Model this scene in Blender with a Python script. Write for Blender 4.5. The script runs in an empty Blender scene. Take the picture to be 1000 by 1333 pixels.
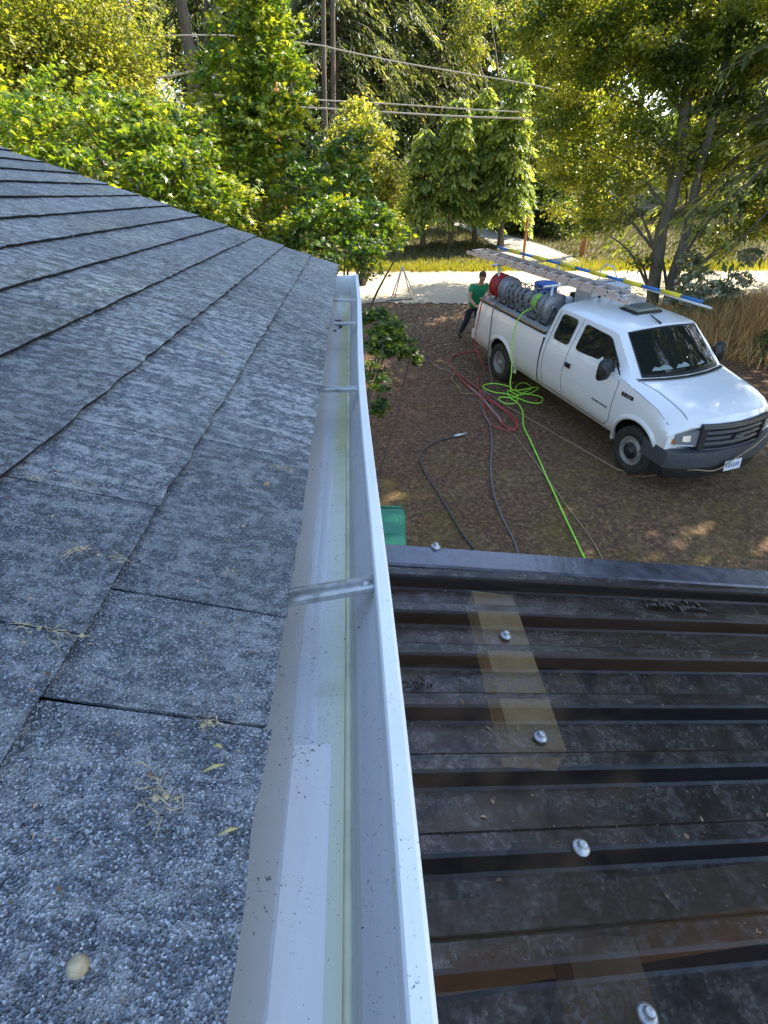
import bpy, math, random
import numpy as np
from mathutils import Vector, Matrix

random.seed(7)
rng = np.random.default_rng(11)
S = bpy.context.scene
COL = S.collection
R = math.radians

# ------------------------------------------------------------------ camera
F = 700.0
THETA = math.atan((666.5 - 214) / F)
CZ = 4.533
cam_d = bpy.data.cameras.new('camera')
cam = bpy.data.objects.new('camera', cam_d)
COL.objects.link(cam)
cam.location = (0, 0, CZ)
cam.rotation_euler = (math.pi / 2 - THETA, 0, 0)
cam_d.sensor_fit = 'VERTICAL'
cam_d.sensor_height = 24.0
cam_d.lens = 24.0 * F / 1333.0
cam_d.clip_start = 0.02
cam_d.clip_end = 600
S.camera = cam

# ------------------------------------------------------------------ light
SUN_EL, SUN_AZ = R(44), R(30)          # azimuth measured from +X towards +Y
sd = Vector((math.cos(SUN_EL) * math.cos(SUN_AZ), math.cos(SUN_EL) * math.sin(SUN_AZ), math.sin(SUN_EL)))
w = bpy.data.worlds.new('World'); S.world = w; w.use_nodes = True
nt = w.node_tree
sky = nt.nodes.new('ShaderNodeTexSky'); sky.sky_type = 'NISHITA'; sky.sun_disc = False
sky.sun_elevation = SUN_EL; sky.sun_rotation = math.pi / 2 - SUN_AZ
sky.air_density = 1.0; sky.dust_density = 0.6
bg = nt.nodes['Background']; bg.inputs['Strength'].default_value = 0.15
nt.links.new(sky.outputs[0], bg.inputs[0])
sl = bpy.data.lights.new('sun', 'SUN'); sl.energy = 5.0; sl.angle = R(0.55); sl.color = (1.0, 0.88, 0.69)
so = bpy.data.objects.new('sun', sl); COL.objects.link(so)
so.rotation_euler = (-sd).to_track_quat('-Z', 'Y').to_euler()
S.view_settings.view_transform = 'Standard'; S.view_settings.look = 'None'
S.view_settings.exposure = 1.85; S.view_settings.gamma = 1.0
S.view_settings.use_curve_mapping = False
S.render.engine = 'CYCLES'
S.cycles.max_bounces = 6; S.cycles.transparent_max_bounces = 8
S.cycles.diffuse_bounces = 3; S.cycles.glossy_bounces = 3; S.cycles.transmission_bounces = 4
S.cycles.caustics_reflective = False; S.cycles.caustics_refractive = False

# ------------------------------------------------------------------ rays and planes
C0 = np.array([0, 0, CZ])
FW = np.array([0, math.cos(THETA), -math.sin(THETA)])
UP = np.array([0, math.sin(THETA), math.cos(THETA)])
RT = np.array([1.0, 0, 0])
GA = 0.055                              # the yard rises gently away from the house
GN = np.array([0, -math.sin(GA), math.cos(GA)])

def ray(u, v): return FW + (u - 500) / F * RT + (666.5 - v) / F * UP
def hit(u, v, P, n):
    d = ray(u, v); return C0 + d * (((np.asarray(P) - C0) @ n) / (d @ n))
def gp(u, v, h=0.0):                    # point on the ground plane (h metres above it)
    return hit(u, v, GN * h, GN)
def at_y(u, v, Y):
    d = ray(u, v); return C0 + d * (Y / d[1])
def gz(x, y): return math.tan(GA) * y

# ------------------------------------------------------------------ object helpers
def tag(o, label=None, cat=None, group=None, kind=None):
    if label: o['label'] = label
    if cat: o['category'] = cat
    if group: o['group'] = group
    if kind: o['kind'] = kind
    return o

ROOT = {}
def thing(name, loc, label, cat, group=None, matrix=None):
    o = bpy.data.objects.new(name, None); COL.objects.link(o)
    o.empty_display_size = 0.2
    if matrix is not None:
        o.matrix_world = matrix; ROOT[o.name] = None
    else:
        o.location = Vector(loc); ROOT[o.name] = Vector(loc)
    return tag(o, label, cat, group)

def adopt(o, parent):
    if parent is None: return
    o.parent = parent
    b = ROOT.get(parent.name)
    if b is not None: o.matrix_parent_inverse = Matrix.Translation(-b)

class MB:
    def __init__(s): s.v = []; s.f = []; s.sm = []
    def add(s, vs, fs, smooth=False):
        b = len(s.v); s.v += [tuple(map(float, p)) for p in vs]
        s.f += [tuple(b + i for i in f) for f in fs]; s.sm += [smooth] * len(fs); return s
    def box(s, c, d, M=None):
        c = Vector(c); x, y, z = d[0] / 2, d[1] / 2, d[2] / 2
        vs = [Vector((a * x, b * y, e * z)) for e in (-1, 1) for b in (-1, 1) for a in (-1, 1)]
        if M is not None: vs = [M @ q for q in vs]
        return s.add([c + q for q in vs], [(0, 2, 3, 1), (4, 5, 7, 6), (0, 1, 5, 4), (2, 6, 7, 3), (0, 4, 6, 2), (1, 3, 7, 5)])
    def hexa(s, p):      # eight points: 4 bottom (ccw), 4 top
        return s.add(p, [(3, 2, 1, 0), (4, 5, 6, 7), (0, 1, 5, 4), (1, 2, 6, 5), (2, 3, 7, 6), (3, 0, 4, 7)])
    def tube(s, pts, r, n=8, caps=True, smooth=True):
        pts = [Vector(p) for p in pts]; m = len(pts)
        rs = r if hasattr(r, '__len__') else [r] * m
        t0 = (pts[1] - pts[0]).normalized()
        a = Vector((0, 0, 1)) if abs(t0.z) < 0.9 else Vector((1, 0, 0))
        nx = t0.cross(a).normalized(); vs = []
        for i in range(m):
            t = (pts[min(i + 1, m - 1)] - pts[max(i - 1, 0)])
            if t.length < 1e-9: t = t0.copy()
            t.normalize(); nx = (nx - t * nx.dot(t))
            if nx.length < 1e-6: nx = t.orthogonal()
            nx.normalize(); ny = t.cross(nx)
            for k in range(n):
                an = 2 * math.pi * k / n
                vs.append(pts[i] + (nx * math.cos(an) + ny * math.sin(an)) * rs[i])
        fs = [(i * n + k, i * n + (k + 1) % n, (i + 1) * n + (k + 1) % n, (i + 1) * n + k) for i in range(m - 1) for k in range(n)]
        s.add(vs, fs, smooth)
        if caps:
            b = len(s.v) - len(vs)
            s.f.append(tuple(b + k for k in reversed(range(n)))); s.sm.append(False)
            s.f.append(tuple(b + (m - 1) * n + k for k in range(n))); s.sm.append(False)
        return s
    def lathe(s, prof, c, axis, n=32, smooth=True, closed=False):   # prof: (radius, along)
        c = Vector(c); ax = Vector(axis).normalized(); u = ax.orthogonal().normalized(); v = ax.cross(u)
        vs = []
        for r, h in prof:
            for k in range(n):
                an = 2 * math.pi * k / n
                vs.append(c + ax * h + (u * math.cos(an) + v * math.sin(an)) * r)
        m = len(prof); fs = []
        for i in range(m if closed else m - 1):
            j = (i + 1) % m
            fs += [(i * n + k, i * n + (k + 1) % n, j * n + (k + 1) % n, j * n + k) for k in range(n)]
        return s.add(vs, fs, smooth)
    def build(s, name, mat, parent=None, loc=None, kind=None, auto=None):
        me = bpy.data.meshes.new(name); me.from_pydata(s.v, [], s.f); me.validate(clean_customdata=False)
        if len(me.polygons) == len(s.sm): me.polygons.foreach_set('use_smooth', s.sm)
        me.materials.append(mat); me.update()
        if auto is not None:
            me.polygons.foreach_set('use_smooth', [True] * len(me.polygons))
            try: me.set_sharp_from_angle(angle=R(auto))
            except Exception: pass
        o = bpy.data.objects.new(name, me); COL.objects.link(o)
        adopt(o, parent)
        if kind: o['kind'] = kind
        return o

def copy_tree(o, parent=None):
    c = o.copy(); COL.objects.link(c)
    if parent is not None:
        c.parent = parent; c.matrix_parent_inverse = o.matrix_parent_inverse.copy()
    for ch in [q for q in o.children]: copy_tree(ch, c)
    return c

def np_mesh(name, V, Fq, mat, nside, parent=None, tone=None, kind=None, smooth=False):
    me = bpy.data.meshes.new(name)
    me.vertices.add(len(V)); me.vertices.foreach_set('co', np.ascontiguousarray(V, dtype=np.float32).ravel())
    nf = len(Fq); me.loops.add(nf * nside); me.loops.foreach_set('vertex_index', np.ascontiguousarray(Fq, dtype=np.int32).ravel())
    me.polygons.add(nf); me.polygons.foreach_set('loop_start', np.arange(nf, dtype=np.int32) * nside)
    me.polygons.foreach_set('use_smooth', np.full(nf, smooth))
    me.update(calc_edges=True)
    if tone is not None:
        a = me.attributes.new('tone', 'FLOAT', 'POINT'); a.data.foreach_set('value', np.ascontiguousarray(tone, dtype=np.float32))
    me.materials.append(mat)
    o = bpy.data.objects.new(name, me); COL.objects.link(o); adopt(o, parent)
    if kind: o['kind'] = kind
    return o

# ------------------------------------------------------------------ materials
def newmat(name):
    m = bpy.data.materials.new(name); m.use_nodes = True
    return m, m.node_tree, m.node_tree.nodes['Principled BSDF']
def N(nt, t, **kw):
    n = nt.nodes.new(t)
    for k, v in kw.items():
        if k.startswith('i_'): n.inputs[k[2:].replace('_', ' ')].default_value = v
        else: setattr(n, k, v)
    return n
def ramp(nt, src, stops):
    r = nt.nodes.new('ShaderNodeValToRGB'); e = r.color_ramp.elements
    while len(e) < len(stops): e.new(0.5)
    for q, (p, c) in zip(e, stops):
        q.position = p; q.color = (c[0], c[1], c[2], 1) if hasattr(c, '__len__') else (c, c, c, 1)
    nt.links.new(src, r.inputs[0]); return r.outputs[0]
def mixc(nt, fac, a, b, blend='MIX'):
    m = nt.nodes.new('ShaderNodeMix'); m.data_type = 'RGBA'; m.blend_type = blend
    for sock, val in ((m.inputs[0], fac), (m.inputs[6], a), (m.inputs[7], b)):
        if hasattr(val, 'is_linked') or hasattr(val, 'links'): nt.links.new(val, sock)
        elif hasattr(val, '__len__'): sock.default_value = (val[0], val[1], val[2], 1)
        else: sock.default_value = val
    return m.outputs[2]
def coords(nt, scale=(1, 1, 1), kind='Object'):
    tc = nt.nodes.new('ShaderNodeTexCoord'); mp = nt.nodes.new('ShaderNodeMapping')
    mp.inputs['Scale'].default_value = scale
    nt.links.new(tc.outputs[kind], mp.inputs[0]); return mp.outputs[0]
def noise(nt, vec, scale, detail=4, rough=0.6, out=0):
    n = nt.nodes.new('ShaderNodeTexNoise'); n.inputs['Scale'].default_value = scale
    n.inputs['Detail'].default_value = detail; n.inputs['Roughness'].default_value = rough
    nt.links.new(vec, n.inputs['Vector']); return n.outputs[out]
def voro(nt, vec, scale, out='Distance', feature='F1'):
    n = nt.nodes.new('ShaderNodeTexVoronoi'); n.feature = feature; n.inputs['Scale'].default_value = scale
    nt.links.new(vec, n.inputs['Vector']); return n.outputs[out]
def bump(nt, b, h, strength, dist, prev=None):
    n = nt.nodes.new('ShaderNodeBump'); n.inputs['Strength'].default_value = strength; n.inputs['Distance'].default_value = dist
    nt.links.new(h, n.inputs['Height'])
    if prev is not None: nt.links.new(prev, n.inputs['Normal'])
    nt.links.new(n.outputs[0], b.inputs['Normal']); return n.outputs[0]

def plain(name, c, rough=0.5, metal=0.0, var=0.12, scale=14, bmp=0.0, spec=0.5, coat=0.0, dirt=None):
    m, nt, b = newmat(name)
    v = coords(nt)
    n1 = noise(nt, v, scale, 5, 0.65)
    lo = [x * (1 - var) for x in c]; hi = [min(1, x * (1 + var)) for x in c]
    col = ramp(nt, n1, [(0.3, lo), (0.7, hi)])
    if dirt:
        n2 = noise(nt, v, scale * 0.35, 6, 0.7)
        f = ramp(nt, n2, [(dirt[1], 0.0), (dirt[1] + 0.2, 1.0)])
        col = mixc(nt, f, col, dirt[0])
    nt.links.new(col, b.inputs['Base Color'])
    r = ramp(nt, n1, [(0.3, max(0.02, rough * 0.8)), (0.7, min(1, rough * 1.2))]); nt.links.new(r, b.inputs['Roughness'])
    b.inputs['Metallic'].default_value = metal; b.inputs['Specular IOR Level'].default_value = spec
    if coat: b.inputs['Coat Weight'].default_value = coat; b.inputs['Coat Roughness'].default_value = 0.06
    if bmp: bump(nt, b, n1, bmp, 0.01)
    return m

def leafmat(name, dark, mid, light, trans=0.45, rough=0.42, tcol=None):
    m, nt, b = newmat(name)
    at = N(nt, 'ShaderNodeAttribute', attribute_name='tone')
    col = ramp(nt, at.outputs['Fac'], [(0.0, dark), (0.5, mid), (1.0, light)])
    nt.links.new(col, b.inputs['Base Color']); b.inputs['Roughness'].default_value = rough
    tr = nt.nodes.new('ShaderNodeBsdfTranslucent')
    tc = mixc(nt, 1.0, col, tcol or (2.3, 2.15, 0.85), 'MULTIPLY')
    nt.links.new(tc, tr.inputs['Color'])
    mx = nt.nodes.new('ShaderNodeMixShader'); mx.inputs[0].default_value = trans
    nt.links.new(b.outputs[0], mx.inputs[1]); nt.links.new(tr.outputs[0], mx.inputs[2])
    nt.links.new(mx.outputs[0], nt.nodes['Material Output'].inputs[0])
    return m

# ------------------------------------------------------------------ ground, road, drive
def ground_mat():
    m, nt, b = newmat('dirt')
    v = coords(nt)
    n1 = noise(nt, v, 1.1, 8, 0.68); n2 = noise(nt, v, 14, 8, 0.75); n3 = noise(nt, v, 60, 5, 0.7)
    dirt = ramp(nt, n2, [(0.32, (0.036, 0.016, 0.007)), (0.5, (0.145, 0.070, 0.030)), (0.68, (0.42, 0.235, 0.11))])
    bits = ramp(nt, voro(nt, v, 38), [(0.0, (0.30, 0.18, 0.10)), (0.16, (0.17, 0.10, 0.06)), (0.22, (0.06, 0.034, 0.02))])
    fb = ramp(nt, n3, [(0.52, 0.0), (0.62, 0.75)])
    col = mixc(nt, fb, dirt, bits)
    # moss in patches on the middle of the yard
    geo = nt.nodes.new('ShaderNodeNewGeometry'); sx = nt.nodes.new('ShaderNodeSeparateXYZ'); nt.links.new(geo.outputs['Position'], sx.inputs[0])
    nm = noise(nt, v, 0.9, 7, 0.75)
    my = ramp(nt, sx.outputs['Y'], [(0.0, 0.0), (1.0, 0.0)])
    mr = N(nt, 'ShaderNodeMapRange'); nt.links.new(sx.outputs['Y'], mr.inputs[0])
    mr.inputs[1].default_value = 9.5; mr.inputs[2].default_value = 7.2; mr.inputs[3].default_value = 0.0; mr.inputs[4].default_value = 0.16
    ad = N(nt, 'ShaderNodeMath', operation='ADD'); nt.links.new(nm, ad.inputs[0]); nt.links.new(mr.outputs[0], ad.inputs[1])
    fm = ramp(nt, ad.outputs[0], [(0.62, 0.0), (0.78, 0.65)])
    moss = ramp(nt, n2, [(0.3, (0.070, 0.052, 0.010)), (0.7, (0.26, 0.19, 0.035))])
    col = mixc(nt, fm, col, moss)
    # dry leaf litter towards the road
    mr2 = N(nt, 'ShaderNodeMapRange'); nt.links.new(sx.outputs['Y'], mr2.inputs[0])
    mr2.inputs[1].default_value = 11.5; mr2.inputs[2].default_value = 17.5; mr2.inputs[3].default_value = -0.25; mr2.inputs[4].default_value = 0.35
    ad2 = N(nt, 'ShaderNodeMath', operation='ADD'); nt.links.new(n1, ad2.inputs[0]); nt.links.new(mr2.outputs[0], ad2.inputs[1])
    fl = ramp(nt, ad2.outputs[0], [(0.45, 0.0), (0.75, 0.85)])
    lit = ramp(nt, n3, [(0.3, (0.13, 0.075, 0.045)), (0.7, (0.42, 0.28, 0.16))])
    col = mixc(nt, fl, col, lit)
    # beyond the road: grassy forest floor
    mr3 = N(nt, 'ShaderNodeMapRange'); nt.links.new(sx.outputs['Y'], mr3.inputs[0])
    mr3.inputs[1].default_value = 21.3; mr3.inputs[2].default_value = 22.0
    gr = ramp(nt, n2, [(0.3, (0.035, 0.032, 0.012)), (0.7, (0.12, 0.10, 0.035))])
    col = mixc(nt, mr3.outputs[0], col, gr)
    nt.links.new(col, b.inputs['Base Color'])
    rr = ramp(nt, n1, [(0.35, 0.55), (0.6, 0.95)]); nt.links.new(rr, b.inputs['Roughness'])
    p = bump(nt, b, n2, 0.9, 0.05); bump(nt, b, n3, 0.8, 0.015, p)
    return m
def road_mat():
    m, nt, b = newmat('gravel_road')
    v = coords(nt); st = coords(nt, (0.12, 1.6, 1))
    n1 = noise(nt, v, 30, 6, 0.7); n2 = noise(nt, st, 1.4, 5, 0.6)
    a = ramp(nt, n1, [(0.3, (0.36, 0.30, 0.215)), (0.7, (0.62, 0.53, 0.39))])
    col = mixc(nt, ramp(nt, n2, [(0.35, 0.0), (0.65, 0.55)]), a, (0.44, 0.36, 0.26))
    nt.links.new(col, b.inputs['Base Color']); b.inputs['Roughness'].default_value = 0.9
    bump(nt, b, n1, 0.6, 0.02); return m

xs = np.concatenate([np.linspace(-120, -8, 15), np.linspace(-7, 15, 60), np.linspace(18, 120, 14)])
ys = np.concatenate([np.linspace(-40, 2, 9), np.linspace(3, 24, 70), np.linspace(27, 190, 18)])
X, Y = np.meshgrid(xs, ys)
Z = gz(X, Y) + 0.018 * np.sin(X * 1.7 + np.sin(Y * 1.3) * 2) * np.sin(Y * 1.9 + X * 0.4) * ((Y < 16.5) & (Y > 3))
V = np.stack([X, Y, Z], -1).reshape(-1, 3); nx = len(xs)
I = np.arange((len(ys) - 1) * nx).reshape(-1, nx)[:, :-1].ravel()
Q = np.stack([I, I + 1, I + nx + 1, I + nx], 1)
GROUND = ground_mat(); ROAD = road_mat()
np_mesh('ground', V, Q, GROUND, 4, kind='structure', smooth=True)

def strip(name, A, B, mat, h, n=80, wob=0.12, seed=1):
    r = np.random.default_rng(seed); V = []
    A = np.array(A, float); B = np.array(B, float)
    def samp(P, t):
        d = np.linspace(0, 1, len(P)); return np.array([np.interp(t, d, P[:, 0]), np.interp(t, d, P[:, 1])])
    for i in range(n + 1):
        t = i / n
        for P, sg in ((A, -1), (B, 1)):
            q = samp(P, t) + r.normal(0, wob, 2) * [0.2, 1]
            V.append((q[0], q[1], gz(q[0], q[1]) + h))
    Q = [(2 * i, 2 * i + 2, 2 * i + 3, 2 * i + 1) for i in range(n)]
    return np_mesh(name, np.array(V), np.array(Q), mat, 4, kind='structure')
strip('road', [(-80, 17.6), (0, 17.3), (11, 16.9), (70, 17)], [(-80, 21.6), (0, 21.4), (14, 22), (70, 23)], ROAD, 0.024, 400, 0.07)
dl = [gp(*p)[:2] for p in ((665, 352), (655, 335), (645, 322), (622, 306), (600, 296), (560, 288))]
dr = [gp(*p)[:2] for p in ((775, 352), (745, 336), (712, 322), (655, 305), (618, 295), (570, 286))]
drive_m = plain('drive_gravel', (0.23, 0.225, 0.22), 0.9, var=0.25, scale=12, bmp=0.5)
strip('driveway', dl, dr, drive_m, 0.028, 60, 0.06, 4)

# ------------------------------------------------------------------ scattered leaf-like faces
def scatter(name, tmpl, faces, P, D, Nn, Sz, mat, parent=None, tone=None, kind=None):
    """tmpl: (k,3) leaf in its own frame (x along, y across, z normal)."""
    tmpl = np.asarray(tmpl, float); k = len(tmpl)
    D = D / (np.linalg.norm(D, axis=1, keepdims=True) + 1e-9)
    Y_ = np.cross(Nn, D); Y_ /= (np.linalg.norm(Y_, axis=1, keepdims=True) + 1e-9)
    Z_ = np.cross(D, Y_); Sz = np.asarray(Sz)
    if Sz.ndim == 1: Sz = np.stack([Sz, Sz, Sz], 1)
    V = (P[:, None, :] + (tmpl[None, :, 0:1] * Sz[:, None, 0:1]) * D[:, None, :]
         + (tmpl[None, :, 1:2] * Sz[:, None, 1:2]) * Y_[:, None, :] + (tmpl[None, :, 2:3] * Sz[:, None, 2:3]) * Z_[:, None, :])
    fa = np.asarray(faces); Fq = (np.arange(len(P))[:, None, None] * k + fa[None]).reshape(-1, fa.shape[1])
    T = None if tone is None else np.repeat(np.clip(tone, 0, 1), k)
    return np_mesh(name, V.reshape(-1, 3), Fq, mat, fa.shape[1], parent, T, kind)

LEAF_T = [(0, 0, 0), (0.45, 0.36, 0.05), (1, 0, -0.08), (0.45, -0.36, 0.05)]; LEAF_F = [(0, 3, 2, 1)]
BLADE_T = [(0, 0.5, 0), (0, -0.5, 0), (0.6, 0.3, 0.1), (0.6, -0.3, 0.1), (1, 0, 0.35)]
BLADE_F = [(0, 1, 3), (0, 3, 2), (2, 3, 4)]
def maple_t():
    tip = [(-0.05, 0.0), (0.10, 0.30), (-0.05, 0.52), (0.30, 0.26), (0.52, 0.56), (0.55, 0.18), (1.0, 0.0), (0.55, -0.18), (0.52, -0.56), (0.30, -0.26), (-0.05, -0.52), (0.10, -0.30)]
    V = [(0.22, 0, 0.06)] + [(x, y, -0.12 * abs(y) - 0.1 * max(0, x - 0.5)) for x, y in tip]
    return V, [(0, 1 + (i + 1) % 12, 1 + i) for i in range(12)]
MAPLE_T, MAPLE_F = maple_t()
def rnd_dir(n, r=rng):
    d = r.normal(size=(n, 3)); return d / np.linalg.norm(d, axis=1, keepdims=True)

M_leaf_maple = leafmat('maple_leaf', (0.026, 0.062, 0.010), (0.095, 0.165, 0.020), (0.30, 0.32, 0.030), 0.48, 0.38)
M_leaf_alder = leafmat('alder_leaf', (0.024, 0.052, 0.011), (0.100, 0.145, 0.022), (0.33, 0.33, 0.050), 0.5, 0.30)
M_leaf_far = leafmat('woodland_leaf', (0.028, 0.055, 0.012), (0.095, 0.135, 0.026), (0.28, 0.28, 0.055), 0.48, 0.45)
M_conifer = leafmat('fir_needles', (0.018, 0.036, 0.014), (0.095, 0.130, 0.040), (0.30, 0.32, 0.10), 0.44, 0.5, (2.3, 2.2, 1.0))
M_cedar = leafmat('cedar_sprays', (0.045, 0.085, 0.022), (0.17, 0.24, 0.050), (0.38, 0.42, 0.11), 0.48, 0.45, (2.3, 2.1, 1.0))
M_grass = leafmat('grass_blades', (0.10, 0.12, 0.015), (0.22, 0.23, 0.02), (0.42, 0.38, 0.05), 0.45, 0.5, (1.6, 1.5, 0.7))  # sunlit copy of the grass, brightness put into its colour
M_dgrass = leafmat('shade_toned_grass', (0.03, 0.045, 0.012), (0.08, 0.085, 0.025), (0.20, 0.16, 0.06), 0.35, 0.6, (1.6, 1.5, 0.8))  # darker copy of the grass, shade put into its colour
M_dry = leafmat('dry_grass', (0.32, 0.18, 0.06), (0.60, 0.38, 0.16), (0.80, 0.64, 0.34), 0.4, 0.6, (1.2, 1.1, 0.9))
M_silver = leafmat('silver_leaf', (0.08, 0.10, 0.05), (0.24, 0.26, 0.16), (0.55, 0.56, 0.46), 0.35, 0.35, (1.3, 1.3, 0.8))
M_litter = leafmat('leaf_litter', (0.05, 0.026, 0.014), (0.19, 0.105, 0.058), (0.50, 0.33, 0.19), 0.1, 0.7, (1.0, 0.9, 0.7))
def bark(name, a, b_, sc=6):
    m, nt, b = newmat(name)
    v = coords(nt, (1, 1, 0.25)); n = noise(nt, v, sc, 8, 0.75); n2 = noise(nt, coords(nt), 2.5, 5, 0.6)
    col = mixc(nt, ramp(nt, n2, [(0.4, 0.0), (0.65, 0.5)]), ramp(nt, n, [(0.3, a), (0.7, b_)]), (0.10, 0.11, 0.06))
    nt.links.new(col, b.inputs['Base Color']); b.inputs['Roughness'].default_value = 0.9
    bump(nt, b, n, 0.9, 0.04); return m
B_fir = bark('fir_bark', (0.055, 0.036, 0.026), (0.20, 0.145, 0.11))
B_alder = bark('alder_bark', (0.05, 0.040, 0.030), (0.22, 0.19, 0.155), 9)
B_maple = bark('maple_bark', (0.05, 0.04, 0.03), (0.16, 0.13, 0.10))
# litter, twigs and stones on the yard
def yard_scatter():
    n = 34000
    y = rng.uniform(4.5, 17.4, n) ; y = np.where(rng.random(n) < 0.55, rng.triangular(11, 17, 17.4, n), y)
    x = rng.uniform(-3.5, 14, n)
    P = np.stack([x, y, gz(x, y) + 0.02 + rng.uniform(0, 0.012, n)], 1)
    D = rnd_dir(n); D[:, 2] *= 0.25; Nn = rng.normal(0, 0.3, (n, 3)); Nn[:, 2] = 1
    s = rng.uniform(0.015, 0.05, n) * np.where(y > 12, 1.5, 1.0)
    scatter('fallen_leaves', LEAF_T, LEAF_F, P, D, Nn, s, M_litter, tone=rng.beta(2, 2.4, n) * np.where(y > 13, 1.3, 1.05), kind='stuff')
    n = 2600
    x = rng.uniform(-3, 13, n); y = rng.uniform(4.5, 17.3, n)
    P = np.stack([x, y, gz(x, y) + 0.022], 1); D = rnd_dir(n); D[:, 2] *= 0.1
    Nn = np.tile([0, 0, 1.0], (n, 1))
    L = rng.uniform(0.05, 0.28, n) ** 1.0
    scatter('fallen_twigs', BLADE_T, BLADE_F, P, D, Nn, np.stack([L, rng.uniform(0.004, 0.010, n), L * 0.1], 1), M_litter, tone=rng.random(n) * 0.8, kind='stuff')
yard_scatter()
def grass(name, n, fx, mat, h, wd, tone):
    x, y = fx(n); n = len(x)
    P = np.stack([x, y, gz(x, y)], 1)
    D = rng.normal(0, 0.35, (n, 3)); D[:, 2] = 1
    Nn = rnd_dir(n); Nn[:, 2] *= 0.2; H = rng.uniform(0.5, 1.1, n) * h
    scatter(name, BLADE_T, BLADE_F, P, D, Nn, np.stack([H, rng.uniform(0.6, 1.2, n) * wd, H], 1), mat, tone=np.clip(rng.normal(tone, 0.25, n), 0, 1), kind='stuff')
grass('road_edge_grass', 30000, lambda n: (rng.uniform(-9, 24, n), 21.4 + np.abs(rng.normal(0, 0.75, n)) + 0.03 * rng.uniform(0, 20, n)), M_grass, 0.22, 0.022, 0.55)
def off_drive(n):
    x = rng.uniform(-12, 24, n); y = rng.uniform(22.3, 38, n)
    a = np.array(dl); b = np.array(dr); o = np.argsort(a[:, 1]); p = np.argsort(b[:, 1])
    k = (x < np.interp(y, a[o, 1], a[o, 0]) - 0.1) | (x > np.interp(y, b[p, 1], b[p, 0]) + 0.1)
    return x[k], y[k]
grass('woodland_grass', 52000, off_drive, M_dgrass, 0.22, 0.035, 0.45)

# ------------------------------------------------------------------ house eave: axes of the roof
g = ray(455, 250); g /= np.linalg.norm(g)
side = np.cross(g, [0, 0, 1.0]); side /= np.linalg.norm(side)
dn = np.cross(side, g); dn = dn if dn[2] < 0 else -dn
K = 0.31
EDGE = C0 + dn * K + side * (-0.164 * K)
AR = math.atan(0.333)
upsl = -side * math.cos(AR) - dn * math.sin(AR)
rn = np.cross(upsl, g); rn = rn if rn[2] > 0 else -rn
EDGE = EDGE + upsl * 0.018
GX = -0.0125
def roofp(s, t, h=0.0): return EDGE + upsl * s + g * t + rn * h
def gutp(x, z, t): return C0 + side * (x + GX) + dn * z + g * t     # offsets from the lens position

def shingle_mat():
    m, nt, b = newmat('asphalt_shingle')
    v = coords(nt)
    vn = nt.nodes.new('ShaderNodeTexVoronoi'); vn.inputs['Scale'].default_value = 820; nt.links.new(v, vn.inputs['Vector'])
    wn = nt.nodes.new('ShaderNodeTexWhiteNoise'); nt.links.new(vn.outputs['Position'], wn.inputs['Vector'])
    gran = ramp(nt, wn.outputs['Value'], [(0.0, (0.016, 0.022, 0.034)), (0.5, (0.060, 0.078, 0.108)), (0.85, (0.15, 0.18, 0.225)), (1.0, (0.42, 0.45, 0.50))])
    n1 = noise(nt, v, 9, 6, 0.7)
    big = noise(nt, v, 2.2, 4, 0.6)
    col = mixc(nt, ramp(nt, n1, [(0.35, 0.25), (0.7, 0.0)]), gran, (0.02, 0.025, 0.035))
    # pale streaks up the slope, stronger farther along: sky sheen put into the colour
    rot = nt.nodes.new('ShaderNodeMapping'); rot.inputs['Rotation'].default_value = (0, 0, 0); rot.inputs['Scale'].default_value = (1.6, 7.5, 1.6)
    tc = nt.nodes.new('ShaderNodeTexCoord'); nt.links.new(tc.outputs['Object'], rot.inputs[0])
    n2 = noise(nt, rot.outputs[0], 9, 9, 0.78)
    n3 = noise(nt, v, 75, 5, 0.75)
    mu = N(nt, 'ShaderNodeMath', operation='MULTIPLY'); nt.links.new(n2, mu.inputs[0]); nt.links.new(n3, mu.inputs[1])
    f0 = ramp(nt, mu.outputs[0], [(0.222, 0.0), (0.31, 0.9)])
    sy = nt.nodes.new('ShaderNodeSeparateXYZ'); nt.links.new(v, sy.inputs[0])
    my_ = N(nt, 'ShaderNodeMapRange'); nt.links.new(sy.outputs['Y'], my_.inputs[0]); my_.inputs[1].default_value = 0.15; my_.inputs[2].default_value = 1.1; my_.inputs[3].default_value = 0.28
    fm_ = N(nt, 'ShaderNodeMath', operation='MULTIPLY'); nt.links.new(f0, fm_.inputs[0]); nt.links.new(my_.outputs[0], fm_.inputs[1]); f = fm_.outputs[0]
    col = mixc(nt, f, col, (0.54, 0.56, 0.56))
    f2 = ramp(nt, big, [(0.5, 0.0), (0.75, 0.35)])
    col = mixc(nt, f2, col, (0.10, 0.115, 0.085))
    oi = nt.nodes.new('ShaderNodeObjectInfo')
    col = mixc(nt, 1.0, col, ramp(nt, oi.outputs['Random'], [(0.0, (0.78, 0.79, 0.80)), (0.5, (1.0, 1.0, 0.99)), (1.0, (1.22, 1.20, 1.17))]), 'MULTIPLY')
    nt.links.new(col, b.inputs['Base Color'])
    nt.links.new(ramp(nt, big, [(0.35, 0.26), (0.65, 0.5)]), b.inputs['Roughness'])
    b.inputs['Specular IOR Level'].default_value = 0.75
    p = bump(nt, b, vn.outputs['Distance'], 1.0, 0.0016); p = bump(nt, b, n3, 0.8, 0.004, p); bump(nt, b, n1, 0.5, 0.012, p)
    return m
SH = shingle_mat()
DARK = plain('tar_black', (0.012, 0.012, 0.013), 0.7)
ALU = None
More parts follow.
